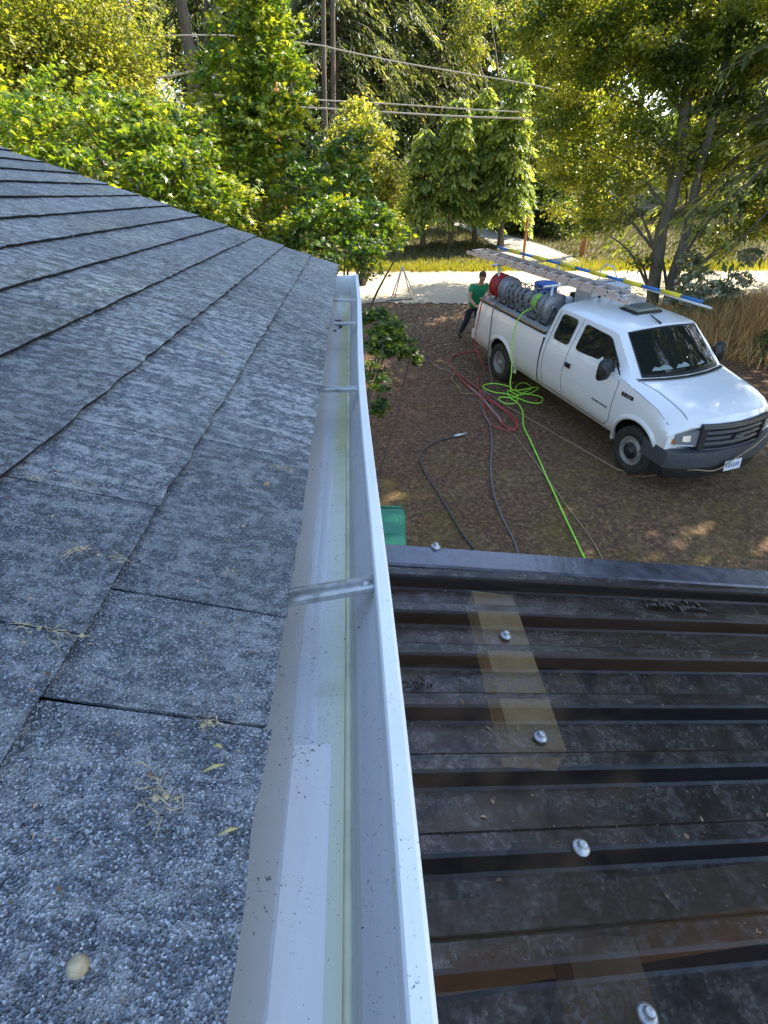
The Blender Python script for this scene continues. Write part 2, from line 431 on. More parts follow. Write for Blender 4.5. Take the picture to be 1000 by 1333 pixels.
def gutter_mat(kind):
    m, nt, b = newmat('gutter_' + kind)
    v = coords(nt)
    # flow direction runs along the gutter: stretch the noise that way
    mp = nt.nodes.new('ShaderNodeMapping'); tc = nt.nodes.new('ShaderNodeTexCoord'); nt.links.new(tc.outputs['Object'], mp.inputs[0])
    mp.inputs['Rotation'].default_value = (0, 0, -0.055); mp.inputs['Scale'].default_value = (9, 1.0, 9)
    st = noise(nt, mp.outputs[0], 3.0, 7, 0.65)
    n1 = noise(nt, v, 5, 6, 0.65); n3 = noise(nt, v, 260, 4, 0.7); n2 = noise(nt, v, 24, 5, 0.6)
    base = (0.64, 0.64, 0.62) if kind != 'front' else (0.60, 0.59, 0.58)
    if kind == 'lip': base = (0.88, 0.87, 0.84)
    col = mixc(nt, ramp(nt, st, [(0.35, 0.0), (0.7, 0.45)]), base, tuple(x * 0.72 for x in base))
    if kind == 'bottom':
        sx = nt.nodes.new('ShaderNodeSeparateXYZ'); nt.links.new(v, sx.inputs[0])
        # offset across the trough: x + 0.0553*y is constant along the gutter
        ma = N(nt, 'ShaderNodeMath', operation='MULTIPLY_ADD'); nt.links.new(sx.outputs['Y'], ma.inputs[0]); ma.inputs[1].default_value = 0.0553
        nt.links.new(sx.outputs['X'], ma.inputs[2])
        wv = N(nt, 'ShaderNodeMath', operation='MULTIPLY_ADD'); nt.links.new(n1, wv.inputs[0]); wv.inputs[1].default_value = 0.020; nt.links.new(ma.outputs[0], wv.inputs[2])
        # silt film, water film, algae line
        mr = N(nt, 'ShaderNodeMapRange'); nt.links.new(wv.outputs[0], mr.inputs[0]); mr.inputs[1].default_value = -0.079; mr.inputs[2].default_value = -0.001
        silt = ramp(nt, mr.outputs[0], [(0.0, (0.50, 0.465, 0.41)), (0.36, (0.54, 0.515, 0.465)), (0.372, (0.66, 0.68, 0.70)), (0.60, (0.70, 0.72, 0.73)), (0.612, (0.62, 0.66, 0.61)), (0.80, (0.70, 0.73, 0.56)), (0.93, (0.74, 0.74, 0.44)), (1.0, (0.68, 0.68, 0.40))])
        col = mixc(nt, 0.85, col, silt)
        yr = N(nt, 'ShaderNodeMapRange'); nt.links.new(sx.outputs['Y'], yr.inputs[0]); yr.inputs[1].default_value = 0.35; yr.inputs[2].default_value = 0.9
        al = N(nt, 'ShaderNodeMath', operation='MULTIPLY'); nt.links.new(yr.outputs[0], al.inputs[0]); nt.links.new(ramp(nt, mr.outputs[0], [(0.45, 0.0), (0.75, 1.0)]), al.inputs[1])
        al2 = N(nt, 'ShaderNodeMath', operation='MULTIPLY'); nt.links.new(al.outputs[0], al2.inputs[0]); nt.links.new(ramp(nt, n2, [(0.3, 0.5), (0.7, 0.95)]), al2.inputs[1])
        col = mixc(nt, al2.outputs[0], col, (0.56, 0.58, 0.30))
        nt.links.new(ramp(nt, mr.outputs[0], [(0.36, 0.42), (0.375, 0.12), (0.9, 0.16), (1.0, 0.4)]), b.inputs['Roughness'])
    else:
        b.inputs['Roughness'].default_value = 0.34 if kind == 'front' else 0.42
    # grit sticking to the metal in drifts
    gm = N(nt, 'ShaderNodeMath', operation='MULTIPLY'); nt.links.new(n3, gm.inputs[0]); nt.links.new(ramp(nt, n2, [(0.35, 0.78), (0.65, 1.05)]), gm.inputs[1])
    col = mixc(nt, ramp(nt, gm.outputs[0], [(0.63, 0.0), (0.66, 0.9)]), col, (0.09, 0.075, 0.055))
    nt.links.new(col, b.inputs['Base Color'])
    bump(nt, b, n2, 0.15, 0.004)
    return m
G_bot, G_front, G_lip = gutter_mat('bottom'), gutter_mat('front'), gutter_mat('lip')
PAINT = plain('painted_siding', (0.50, 0.49, 0.46), 0.6)
PLY = plain('plywood', (0.25, 0.18, 0.11), 0.8)

T_END, T_RAKE, T_BACK = 2.56, 2.86, -1.6
house = thing('house', EDGE * [1, 1, 0], 'low house with grey asphalt shingle roof sloping down to the white gutter', 'house')
def build_house():
    # roof deck (sheathing) under the shingles
    d = MB()
    a = [roofp(0.012, T_BACK, -0.020), roofp(0.012, T_RAKE - 0.02, -0.020), roofp(3.1, T_RAKE - 0.02, -0.020), roofp(3.1, T_BACK, -0.020)]
    b_ = [roofp(0.012, T_BACK, -0.008), roofp(0.012, T_RAKE - 0.02, -0.008), roofp(3.1, T_RAKE - 0.02, -0.008), roofp(3.1, T_BACK, -0.008)]
    d.hexa(a[::-1] + b_[::-1])
    roof = d.build('roof', DARK, house)
    # shingles, one object each, staggered course by course
    EX = 0.1315
    known = {0: [-1.55, -1.25, -0.95, -0.64, -0.33, -0.03, 0.233, 0.338, 0.632, 0.93, 1.077, 1.42, 1.745, 2.12, 2.44],
             1: [-1.45, -1.13, -0.83, -0.5, -0.2, 0.10, 0.282, 0.455, 0.60, 0.87, 1.09, 1.40, 1.72, 2.0, 2.33, 2.62],
             2: [-1.3, -1.0, -0.7, -0.4, -0.1, 0.215, 0.52, 0.82, 1.12, 1.45, 1.74, 2.04, 2.36, 2.66]}
    r = random.Random(5)
    for row in range(24):
        s0 = row * EX; js = known.get(row)
        if js is None:
            o = r.uniform(0, 0.3); js = [T_BACK + o + k * 0.305 for k in range(-1, 15)]
        js = sorted([j for j in js if T_BACK < j < T_RAKE - 0.08])
        js = [T_BACK] + js + [T_RAKE + r.uniform(-0.012, 0.012)]
        for j0, j1 in zip(js[:-1], js[1:]):
            m = MB(); gap = 0.0013; lift = r.uniform(0, 0.0022)
            n = max(2, int((j1 - j0) / 0.03)); top = []; bot = []; hi = []
            for i in range(n + 1):
                t = j0 + gap + (j1 - j0 - 2 * gap) * i / n
                wob = r.uniform(-0.0022, 0.0022)
                s_ = s0 + wob - (0.004 if row == 0 else 0)
                up_ = lift + r.uniform(0, 0.0012)
                top.append(roofp(s_, t, 0.0048 + up_)); bot.append(roofp(s_ + 0.003, t, -0.001 + (0.0 if row == 0 else up_ * 0.5)))
                hi.append(roofp(s0 + EX + 0.02, t, -0.0016 + up_ * 0.2))
            L = n + 1
            m.add(bot + top + hi, [(i, i + 1, L + i + 1, L + i) for i in range(n)] + [(L + i, L + i + 1, 2 * L + i + 1, 2 * L + i) for i in range(n)]
                  + [(0, L, 2 * L), (L - 1, 3 * L - 1, 2 * L - 1)])
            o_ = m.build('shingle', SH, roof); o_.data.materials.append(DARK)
            for q in range(n): o_.data.polygons[q].material_index = 1
    # drip edge, fascia, wall, rake board
    f = MB()
    f.hexa([gutp(-0.098, 0.50, T_BACK), gutp(-0.078, 0.50, T_BACK), gutp(-0.078, 0.50, T_RAKE - 0.03), gutp(-0.098, 0.50, T_RAKE - 0.03),
            gutp(-0.098, 0.315, T_BACK), gutp(-0.078, 0.315, T_BACK), gutp(-0.078, 0.315, T_RAKE - 0.03), gutp(-0.098, 0.315, T_RAKE - 0.03)])
    f.build('fascia', PAINT, house)
    rb = MB(); e = []
    for h in (-0.16, -0.022):
        e += [roofp(0.05, T_RAKE - 0.055, h), roofp(0.05, T_RAKE - 0.03, h), roofp(3.1, T_RAKE - 0.03, h), roofp(3.1, T_RAKE - 0.055, h)]
    rb.hexa(e); rb.build('rake_board', PAINT, house)
    so_ = MB(); e = []
    for h in (0.505, 0.495):
        e += [gutp(-0.098, h, T_BACK), gutp(-0.098, h, T_RAKE - 0.06), gutp(-0.50, h, T_RAKE - 0.06), gutp(-0.50, h, T_BACK)]
    so_.hexa(e); so_.build('soffit', PAINT, house)
    wl = MB(); y0, y1 = EDGE[1] + T_BACK, EDGE[1] + T_RAKE - 0.35
    wl.box((-3.2, (y0 + y1) / 2, 2.0), (5.3, y1 - y0, 4.02)); wl.build('wall', PAINT, house)
    gb = MB(); e0 = roofp(0.5, T_RAKE - 0.36, -0.03); e1 = roofp(3.05, T_RAKE - 0.36, -0.03)
    gb.add([(e0[0], y1 + 0.003, e0[2]), (e1[0], y1 + 0.003, e1[2]), (e1[0], y1 + 0.003, 3.95), (e0[0], y1 + 0.003, 3.95)], [(0, 1, 2, 3)])
    gb.build('gable', PAINT, house)
    other = MB(); p0, p1 = roofp(3.1, T_BACK, 0), roofp(3.1, T_RAKE, 0)
    other.add([p0, p1, p1 + np.array([-3.2, 0, -1.0]), p0 + np.array([-3.2, 0, -1.0])], [(0, 1, 2, 3)])
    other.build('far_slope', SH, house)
build_house()

# ------------------------------------------------------------------ gutter
gut = thing('rain_gutter', gutp(0, 0.4, 0.5), 'long white aluminium rain gutter along the shingle eave, freshly flushed', 'gutter')
def dx(t): return -0.0085 * math.exp(-((t - 1.05) / 0.48) ** 2) + 0.0006 * math.sin(t * 7)
def build_gutter():
    ts = np.linspace(T_BACK, T_END, 130)
    def sheet(name, prof, mat, bend=1.0, smooth=False):
        m = MB(); n = len(prof)
        vs = [gutp(x + dx(t) * bend * w_, z, t) for t in ts for (x, z, w_) in prof]
        m.add(vs, [(i * n + k, i * n + k + 1, (i + 1) * n + k + 1, (i + 1) * n + k) for i in range(len(ts) - 1) for k in range(n - 1)], smooth)
        o = m.build(name, mat, gut)
        so2 = o.modifiers.new('thick', 'SOLIDIFY'); so2.thickness = 0.0012; so2.offset = 1; return o
    sheet('back_and_bottom', [(-0.0765, 0.328, 0), (-0.0765, 0.386, 0), (-0.074, 0.3915, 0), (-0.040, 0.3925, 0), (-0.010, 0.3915, 0.1), (-0.002, 0.391, 0.2)], G_bot)
    sheet('seam_bead', [(-0.0045, 0.3905, 0.2), (-0.0020, 0.3885, 0.2), (0.0008, 0.3900, 0.2)], plain('algae_bead', (0.78, 0.78, 0.52), 0.4, var=0.2), 1, True)
    sheet('front_wall', [(0.0005, 0.3908, 0.2), (0.004, 0.386, 0.3), (0.008, 0.362, 0.4), (0.019, 0.345, 0.7), (0.0255, 0.335, 0.9), (0.0275, 0.318, 1.0)], G_front)
    sheet('front_lip', [(0.0275, 0.3215, 1), (0.0278, 0.3118, 1), (0.0288, 0.3100, 1), (0.0372, 0.3095, 1), (0.0390, 0.3115, 1), (0.0392, 0.335, 1), (0.034, 0.350, 1), (0.018, 0.372, 0.6), (0.010, 0.396, 0.4)], G_lip)
    lp = MB(); vs = [gutp(x, 0.3917, t) for t in (T_BACK, 0.285) for x in (-0.047, -0.012)]; vs += [gutp(x, 0.3905, t) for t in (T_BACK, 0.285) for x in (-0.0465, -0.0125)]
    lp.add(vs, [(4, 5, 7, 6), (0, 1, 5, 4), (2, 3, 7, 6), (0, 2, 6, 4), (1, 3, 7, 5)]); lp.build('lap_strip', G_lip, gut)
    HG = plain('hanger_metal', (0.42, 0.42, 0.40), 0.35, 0.3, 0.25, 60, dirt=((0.16, 0.14, 0.11), 0.5))
    for i, t in enumerate((0.388, 1.01, 1.61, 1.99)):
        wd = 0.0095
        h = MB()
        prof = [(-wd, 0.3265), (-wd, 0.3215), (-wd * 0.7, 0.3208), (-wd * 0.5, 0.3255), (wd * 0.5, 0.3255), (wd * 0.7, 0.3208), (wd, 0.3215), (wd, 0.3265)]
        tt = lambda x: 0.020 * (x + 0.08) / 0.1 * (1 if i == 0 else -0.3)
        vs = [gutp(x + (dx(t) if x > 0 else 0), z, t + a_ + tt(x)) for x in (-0.076, 0.0255) for a_, z in prof]
        h.add(vs, [(k, k + 1, 8 + k + 1, 8 + k) for k in range(7)])
        o = h.build('hanger', HG, gut); s3 = o.modifiers.new('thick', 'SOLIDIFY'); s3.thickness = 0.001
        sc = MB(); sc.lathe([(0.0, 0.0035), (0.0035, 0.003), (0.0042, 0)], gutp(0.018 + dx(t), 0.3235, t + tt(0.018)), -dn, 10)
        sc.build('screw', HG, o)
    e = MB(); e.add([gutp(-0.0765, 0.316, T_END), gutp(-0.0765, 0.392, T_END), gutp(0, 0.392, T_END), gutp(0.008, 0.362, T_END), gutp(0.0275, 0.345, T_END), gutp(0.0385, 0.312, T_END)], [(0, 1, 2, 3, 4, 5)])
    o = e.build('end_cap', G_lip, gut); s3 = o.modifiers.new('thick', 'SOLIDIFY'); s3.thickness = 0.002
    # downspout outlet near the far end, with muck around it
    o = MB(); o.lathe([(0.014, 0.001), (0.027, 0.001), (0.029, 0.004), (0.031, 0.001)], gutp(-0.028, 0.3915, 1.93), -dn, 20)
    o.build('outlet_ring', DARK, gut)
build_gutter()
MUCK = plain('wet_muck', (0.035, 0.026, 0.018), 0.45, var=0.4, scale=200)
PALE = plain('pale_flower_husk', (0.36, 0.29, 0.18), 0.8, var=0.5, scale=160)
def clump(name, P, n, spread, mats, L, label, cat, group=None, r=random.Random(3)):
    m = MB()
    for k in range(n * 2):
        p = np.asarray(P) + g * r.gauss(0, spread[1]) + upsl * r.gauss(0, spread[0]) + np.array([0, 0, r.uniform(0.0006, 0.004)])
        a = r.uniform(0, 6.28); d = (upsl * math.cos(a) * (0.5 + 4 * spread[0] / L * .3) + g * math.sin(a) * .5) * r.uniform(0.25, .8) * L
        q = p + d * 0.5 + rn * r.uniform(0, 0.004)
        m.tube([p, q, p + d + g * r.uniform(-.3, .3) * L], [L * 0.010, L * 0.019, L * 0.007], 5)
    for k in range(n // 2):
        p = np.asarray(P) + g * r.gauss(0, spread[1] * .6) + upsl * r.gauss(0, spread[0] * .6) + rn * 0.003
        c = MB(); rr = L * r.uniform(0.05, 0.13)
        m.lathe([(0.0001, rr * .8), (rr * .7, rr * .55), (rr, 0), (rr * .6, -rr * .5)], p, tuple(rn + np.array([r.uniform(-.4, .4), r.uniform(-.4, .4), 0])), 7)
    o = m.build(name, mats); return tag(o, label, cat, group)
def on_roof(u, v):
    p = hit(u, v, EDGE + rn * 0.0075, rn); return p
CG = 'flower husk clumps on the shingles'
for (u, v, n, sp, L, lab) in [
    (272, 945, 12, (0.006, 0.002), 0.016, 'cream clump of husks on the shingle joint beside the near gutter edge'),
    (205, 1040, 9, (0.007, 0.006), 0.026, 'loose bundle of tan needles and husks on the nearest shingle'),
    (45, 624, 8, (0.005, 0.004), 0.014, 'pale round husk clump at the left edge of the photo'),
    (105, 632, 8, (0.008, 0.004), 0.014, 'flattened pale husk clump right of the round one near the left edge'),
    (115, 722, 7, (0.012, 0.003), 0.024, 'thin straw bundle beside the dark course line left of centre'),
    (365, 611, 10, (0.012, 0.002), 0.016, 'tan husk row on a shingle joint touching the gutter halfway up'),
    (60, 826, 8, (0.012, 0.003), 0.020, 'straw bundle on the lower left shingle course line'),
    (300, 748, 5, (0.003, 0.005), 0.014, 'small upright pale husk in the middle of a lower shingle'),
    (270, 455, 12, (0.030, 0.003), 0.016, 'long row of tan husks on a joint of the second course'),
    (430, 427, 9, (0.014, 0.002), 0.016, 'brown husk row at the eave beside the second gutter hanger')]:
    clump('husk_clump', on_roof(u, v), n, sp, PALE, L, lab, 'debris')
for (u, v, du, dv, lab) in [(282, 1000, 18, -6, 'single straw needle on the nearest shingle above the yellow leaf'), (300, 1083, 16, -6, 'yellow two-pronged needle on the nearest shingle'),
                           (285, 974, 8, 1, 'tiny pale needle right under the husk joint')]:
    m = MB(); a, b_ = on_roof(u - du, v - dv) + rn * 0.001, on_roof(u + du * .6, v + dv * .6) + rn * 0.001
    m.tube([a, (a + b_) / 2 + rn * 0.002, b_], [0.0006, 0.0012, 0.0004], 5); tag(m.build('needle', plain('straw', (0.40, 0.34, 0.14), 0.7)), lab, 'needle')
m = MB(); m.lathe([(0.0001, 0.003), (0.003, 0.0024), (0.0046, 0.0), (0.003, -0.002)], on_roof(101, 1261) + rn * 0.002, tuple(rn), 12)
tag(m.build('seed', PALE), 'single round cream seed on the nearest shingle at lower left', 'seed')
def roof_bits():
    n = 5200
    s = rng.uniform(0, 1.9, n); t = rng.uniform(-0.3, 2.85, n)
    row = np.floor(s / 0.1315); fr = s / 0.1315 - row
    h = 0.0075 - 0.0068 * fr + 0.0008
    P = EDGE[None] + upsl[None] * s[:, None] + g[None] * t[:, None] + rn[None] * h[:, None]
    D = rng.normal(size=(n, 3)); D -= (D @ rn)[:, None] * rn; Nn = np.tile(rn, (n, 1)) + rng.normal(0, 0.3, (n, 3))
    L = rng.uniform(0.0015, 0.005, n) * np.where(rng.random(n) < 0.05, 1.9, 1)
    scatter('roof_specks', LEAF_T, LEAF_F, P, D, Nn, np.stack([L, L * rng.uniform(0.2, 0.9, n), L], 1), M_litter, tone=rng.beta(2.5, 1.6, n), kind='stuff')
    n = 3200; t = rng.uniform(-0.2, 2.5, n) ; x = rng.uniform(-0.07, 0.001, n)
    c = rng.random(n) < 0.5; t = np.where(c, rng.choice([0.42, 0.5, 0.62, 0.3, 1.9, 1.2], n) + rng.normal(0, 0.035, n), t)
    P = C0[None] + side[None] * (x + GX)[:, None] + dn[None] * 0.3895 + g[None] * t[:, None]
    D = rnd_dir(n); D -= (D @ dn)[:, None] * dn; Nn = np.tile(-dn, (n, 1)) + rng.normal(0, 0.25, (n, 3))
    L = rng.uniform(0.0004, 0.0013, n) * np.where(rng.random(n) < 0.012, 3.5, 1)
    scatter('gutter_grit', LEAF_T, LEAF_F, P, D, Nn, np.stack([L, L * rng.uniform(0.3, 0.9, n), L], 1), MUCK, tone=rng.random(n) * 0.5, kind='stuff')
    n = 1500; t = rng.uniform(-0.1, 2.4, n); k = rng.uniform(0, 1, n)
    x = 0.0085 + 0.0165 * k; z = 0.3585 - 0.026 * k
    dxs = np.array([dx(q) for q in t])
    P = C0[None] + side[None] * (x + GX + dxs * (.4 + .5 * k))[:, None] + dn[None] * z[:, None] + g[None] * t[:, None] - dn[None] * 0.0012 - side[None] * 0.001
    L = rng.uniform(0.0004, 0.0012, n) * np.where(rng.random(n) < 0.03, 3.0, 1)
    scatter('gutter_wall_grit', LEAF_T, LEAF_F, P, rnd_dir(n), np.tile(-dn - side * .5, (n, 1)), np.stack([L, L * .7, L], 1), MUCK, tone=rng.random(n) * .5, kind='stuff')
    n = 420; t = rng.uniform(0, 2.5, n); x = rng.uniform(0.028, 0.037, n); dxs = np.array([dx(q) for q in t])
    P = C0[None] + side[None] * (x + GX + dxs)[:, None] + dn[None] * 0.3085 + g[None] * t[:, None]
    L = rng.uniform(0.0004, 0.0011, n)
    scatter('gutter_lip_grit', LEAF_T, LEAF_F, P, rnd_dir(n) * [1, 1, .1], np.tile(-dn, (n, 1)), np.stack([L, L * .7, L], 1), MUCK, tone=rng.random(n) * .5, kind='stuff')
roof_bits()
m = MB(); P = gutp(-0.0695, 0.389, 0.095); m.tube([P, P + np.array([.006, .0, .001]), P + np.array([.010, -.001, .0])], [.0012, .0018, .001], 6)
tag(m.build('bark_chip', MUCK), 'dark bark chip on the gutter bottom at the lower edge of the photo', 'debris')
m = MB()
for k in range(14):
    a = gutp(-0.03 + random.gauss(0, .008), 0.388, 1.9 + random.gauss(0, .05)); m.tube([a, a + np.array([random.gauss(0, .01), random.gauss(0, .02), .004])], .0022, 5)
tag(m.build('muck_pile', MUCK), 'black leaf muck left at the far end of the gutter by its outlet', 'debris')

# ------------------------------------------------------------------ patio cover of smoked corrugated sheets
PD = ray(4100, 930); PD /= np.linalg.norm(PD)                 # down-slope, along the ribs
PN = np.cross(PD, g); PN /= np.linalg.norm(PN); PN = PN if PN[2] > 0 else -PN
PG = np.cross(PN, PD); PG = PG if PG[1] > 0 else -PG          # across the ribs, away from the lens
PO = C0 + dn * 0.49 + side * 0.05
def pan(a, t, h=0.0): return PO + PD * a + PG * t + PN * h
def pan_at(u, v, h=0.0):
    q = hit(u, v, PO + PN * h, PN) - PO; return q @ PD, q @ PG
patio = thing('patio_cover', PO * [1, 1, 0], 'dark smoked corrugated plastic patio roof on timber purlins right of the gutter', 'patio roof')
def panel_mat():
    m, nt, b = newmat('smoked_sheet')
    v = coords(nt)
    n1 = noise(nt, v, 7, 7, 0.7); n2 = noise(nt, v, 180, 5, 0.8); n3 = noise(nt, v, 30, 6, 0.75)
    dust = N(nt, 'ShaderNodeMath', operation='MULTIPLY'); nt.links.new(ramp(nt, n3, [(0.38, 0.0), (0.72, 1.0)]), dust.inputs[0]); nt.links.new(ramp(nt, n2, [(0.42, 0.0), (0.72, 1.0)]), dust.inputs[1])
    # dirt settles on the flats of the profile, the rib walls stay clean
    gn_ = nt.nodes.new('ShaderNodeNewGeometry'); dp = nt.nodes.new('ShaderNodeVectorMath'); dp.operation = 'DOT_PRODUCT'
    nt.links.new(gn_.outputs['True Normal'], dp.inputs[0]); dp.inputs[1].default_value = tuple(float(q) for q in PN)
    ab = N(nt, 'ShaderNodeMath', operation='ABSOLUTE'); nt.links.new(dp.outputs['Value'], ab.inputs[0])
    flat = ramp(nt, ab.outputs[0], [(0.75, 0.0), (0.97, 1.0)])
    film = N(nt, 'ShaderNodeMath', operation='MULTIPLY_ADD'); nt.links.new(ramp(nt, n3, [(0.35, 0.0), (0.7, 0.20)]), film.inputs[0]); film.inputs[1].default_value = 1.0; nt.links.new(dust.outputs[0], film.inputs[2])
    dd_ = N(nt, 'ShaderNodeMath', operation='MULTIPLY', use_clamp=True); nt.links.new(film.outputs[0], dd_.inputs[0]); nt.links.new(flat, dd_.inputs[1]); dust = dd_
    col = mixc(nt, dust.outputs[0], (0.009, 0.010, 0.013), (0.135, 0.128, 0.122))
    nt.links.new(col, b.inputs['Base Color'])
    nt.links.new(ramp(nt, n1, [(0.3, 0.14), (0.7, 0.38)]), b.inputs['Roughness'])
    b.inputs['Specular IOR Level'].default_value = 0.6
    p = bump(nt, b, n2, 0.25, 0.0008); bump(nt, b, n3, 0.2, 0.003, p)
    tr = nt.nodes.new('ShaderNodeBsdfTransparent'); tr.inputs[0].default_value = (0.66, 0.61, 0.54, 1)
    mx = nt.nodes.new('ShaderNodeMixShader')
    f = ramp(nt, dust.outputs[0], [(0.0, 0.66), (0.5, 0.22)]); nt.links.new(f, mx.inputs[0])
    nt.links.new(b.outputs[0], mx.inputs[1]); nt.links.new(tr.outputs[0], mx.inputs[2])
    nt.links.new(mx.outputs[0], nt.nodes['Material Output'].inputs[0])
    return m
def build_patio():
    P = 0.0762; _, tl = pan_at(541, 785, 0.010)     # a far rib edge passes here
    prof = []
    k0 = int((-1.9 - tl) / P); _, tend = pan_at(506, 722)
    for k in range(k0, 12):
        t0 = tl + k * P
        for dt, h in ((-0.0762 + 0.0365, 0.0), (-0.0762 + 0.0700, 0.0005), (-0.0762 + 0.0735, 0.0055), (-0.0245, 0.0150)[:0] or (-0.0762 + 0.0762, 0.0140)):
            pass
    pts = []
    k = k0
    while tl + k * P < tend + 0.005:
        t0 = tl + k * P     # far edge of rib k; crest lies on the near side
        pts += [(t0 - 0.0345, 0.0), (t0 - 0.0315, 0.0020), (t0 - 0.0265, 0.0175), (t0 - 0.0235, 0.0195), (t0 - 0.0085, 0.0195), (t0 - 0.0055, 0.0175), (t0 - 0.0005, 0.0020), (t0 + 0.0025, 0.0)]
        k += 1
    pts = [p for p in pts if p[0] < tend + 0.01]
    m = MB(); A = np.linspace(-0.08, 3.0, 26); n = len(pts)
    vs = [pan(a, t, h + 0.0012 * math.sin(a * 5 + t * 9)) for a in A for t, h in pts]
    m.add(vs, [(i * n + j, i * n + j + 1, (i + 1) * n + j + 1, (i + 1) * n + j) for i in range(len(A) - 1) for j in range(n - 1)])
    o = m.build('corrugated_sheet', panel_mat(), patio, auto=22)
    # flashing along the far edge
    fl = MB(); a0, t0 = pan_at(503, 707, 0.023); a1, t1 = pan_at(1000, 742, 0.023)
    sl_ = (t1 - t0) / (a1 - a0); fw_ = 0.052
    aa = [-0.1, 3.02]
    prof = [(0.001, -0.045), (0.0, 0.021), (-0.004, 0.0235), (-fw_ + 0.004, 0.0225), (-fw_, 0.0205), (-fw_ - 0.003, 0.006)]
    vs = [pan(a, t0 + sl_ * (a - a0) + dt, h) for a in aa for dt, h in prof]
    fl.add(vs, [(i, i + 1, 6 + i + 1, 6 + i) for i in range(5)])
    FLM = plain('grey_flashing', (0.075, 0.08, 0.105), 0.22, 0.35, 0.35, 40, 0.1, dirt=((0.03, 0.028, 0.026), 0.55))
    fo = fl.build('edge_flashing', FLM, patio); sm = fo.modifiers.new('thick', 'SOLIDIFY'); sm.thickness = 0.0015
    # purlins under the sheet, along the gutter direction
    W1 = plain('sun_toned_timber', (0.86, 0.66, 0.38), 0.7, var=0.22, scale=30, bmp=0.2, dirt=((0.46, 0.33, 0.17), 0.60))  # sun patch on the wood painted in as a paler board
    W2 = plain('weathered_timber', (0.30, 0.21, 0.14), 0.8, var=0.3, scale=18, bmp=0.2)
    def board(name, c0, c1, wd, th, mat, top=-0.003):
        b0, b1 = np.array(c0), np.array(c1); d = (b1 - b0) / np.linalg.norm(b1 - b0); q = np.array([-d[1], d[0]]) * wd / 2
        e = []
        for h in (top - th, top): e += [pan(*(b0 - q), h), pan(*(b1 - q), h), pan(*(b1 + q), h), pan(*(b0 + q), h)]
        mm = MB(); mm.hexa(e); return mm.build(name, mat, patio)
    p0 = pan_at(641, 772, -0.003); p1 = pan_at(702, 974, -0.003)
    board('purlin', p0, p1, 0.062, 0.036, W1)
    p2 = pan_at(772, 1225, -0.03); p3 = pan_at(850, 1500, -0.03)
    board('purlin', p2, p3, 0.060, 0.036, W2, -0.018)
    r0 = pan_at(540, 1215, -0.012); r1 = pan_at(1000, 1152, -0.012)
    d = (np.array(r1) - r0); board('rafter', np.array(r0) - d * .3, np.array(r0) + d * 5.5, 0.034, 0.09, plain('brown_timber', (0.16, 0.115, 0.078), 0.8, var=0.3, scale=12), -0.006)
    for aa_, tt_ in ((2.9, 0.5), (2.9, -1.5)):
        q = pan(aa_, tt_, -0.12); pm = MB(); pm.box((q[0], q[1], (q[2] + gz(0, q[1])) / 2), (0.09, 0.09, q[2] - gz(0, q[1]))); pm.build('post', W2, patio)
    # trimmer joist right under the flashing
    a2, b2 = pan_at(503, 745, -0.004), pan_at(1000, 775, -0.004); dj = (np.array(b2) - a2) / (b2[0] - a2[0])
    board('rafter', np.array(a2) - dj * .12, np.array(a2) + dj * 3.0, 0.036, 0.17, plain('dark_timber', (0.060, 0.046, 0.034), 0.8, var=0.3, scale=12), -0.005)
    # screws with washers
    ZN = plain('zinc', (0.42, 0.43, 0.44), 0.48, 0.7, 0.3, 300)
    for (u, v, h) in [(567, 712, 0.024), (658, 828, 0.001), (703, 960, 0.001), (756, 1104, 0.001), (842, 1322, 0.001)]:
        a, t = pan_at(u, v, h)
        if h < 0.01 and ((tl - t) % 0.0762) < 0.031: h = 0.020; a, t = pan_at(u, v, h)
        s_ = MB(); c = pan(a, t, h)
        s_.lathe([(0.0075, 0.0), (0.0078, 0.0012), (0.0058, 0.0026), (0.0038, 0.003), (0.0038, 0.0068), (0.0030, 0.0076), (0.0001, 0.0078)], c, PN, 18)
        so3 = s_.build('screw', ZN, patio)
    return tl, tend
build_patio()
pf = MB(); pf.box((2.3, 0.95, 0.12), (4.9, 7.7, 0.24)); pf.build('added_dark_floor', plain('shade_black_floor', (0.009, 0.009, 0.010), 0.8, var=0.4, scale=4, spec=0.08), kind='structure')  # added floor, near-black colour stands in for shade under the sheet
def leafbit(u, v, L, lab, n=7, h=0.004):
    r = random.Random(u); m = MB(); a, t = pan_at(u, v, h)
    for k in range(n):
        p = pan(a + r.gauss(0, L * .5), t + r.gauss(0, L * .16), h + r.uniform(0, .003)); q = p + PD * r.uniform(-L, L) * .5 + PG * r.gauss(0, L * .2) + PN * .002
        m.tube([p, (p + q) / 2 + PN * .002, q], [L * .03, L * .09, L * .02], 5)
    tag(m.build('wet_leaf_clump', MUCK), lab, 'debris')
leafbit(806, 741, 0.012, 'black curled leaf on the grey flashing', 5, 0.025)
leafbit(878, 790, 0.045, 'long black smear of wet leaves in a groove below the flashing', 16)
leafbit(540, 893, 0.022, 'black leaf clump beside the white gutter on the smoked sheet', 16)
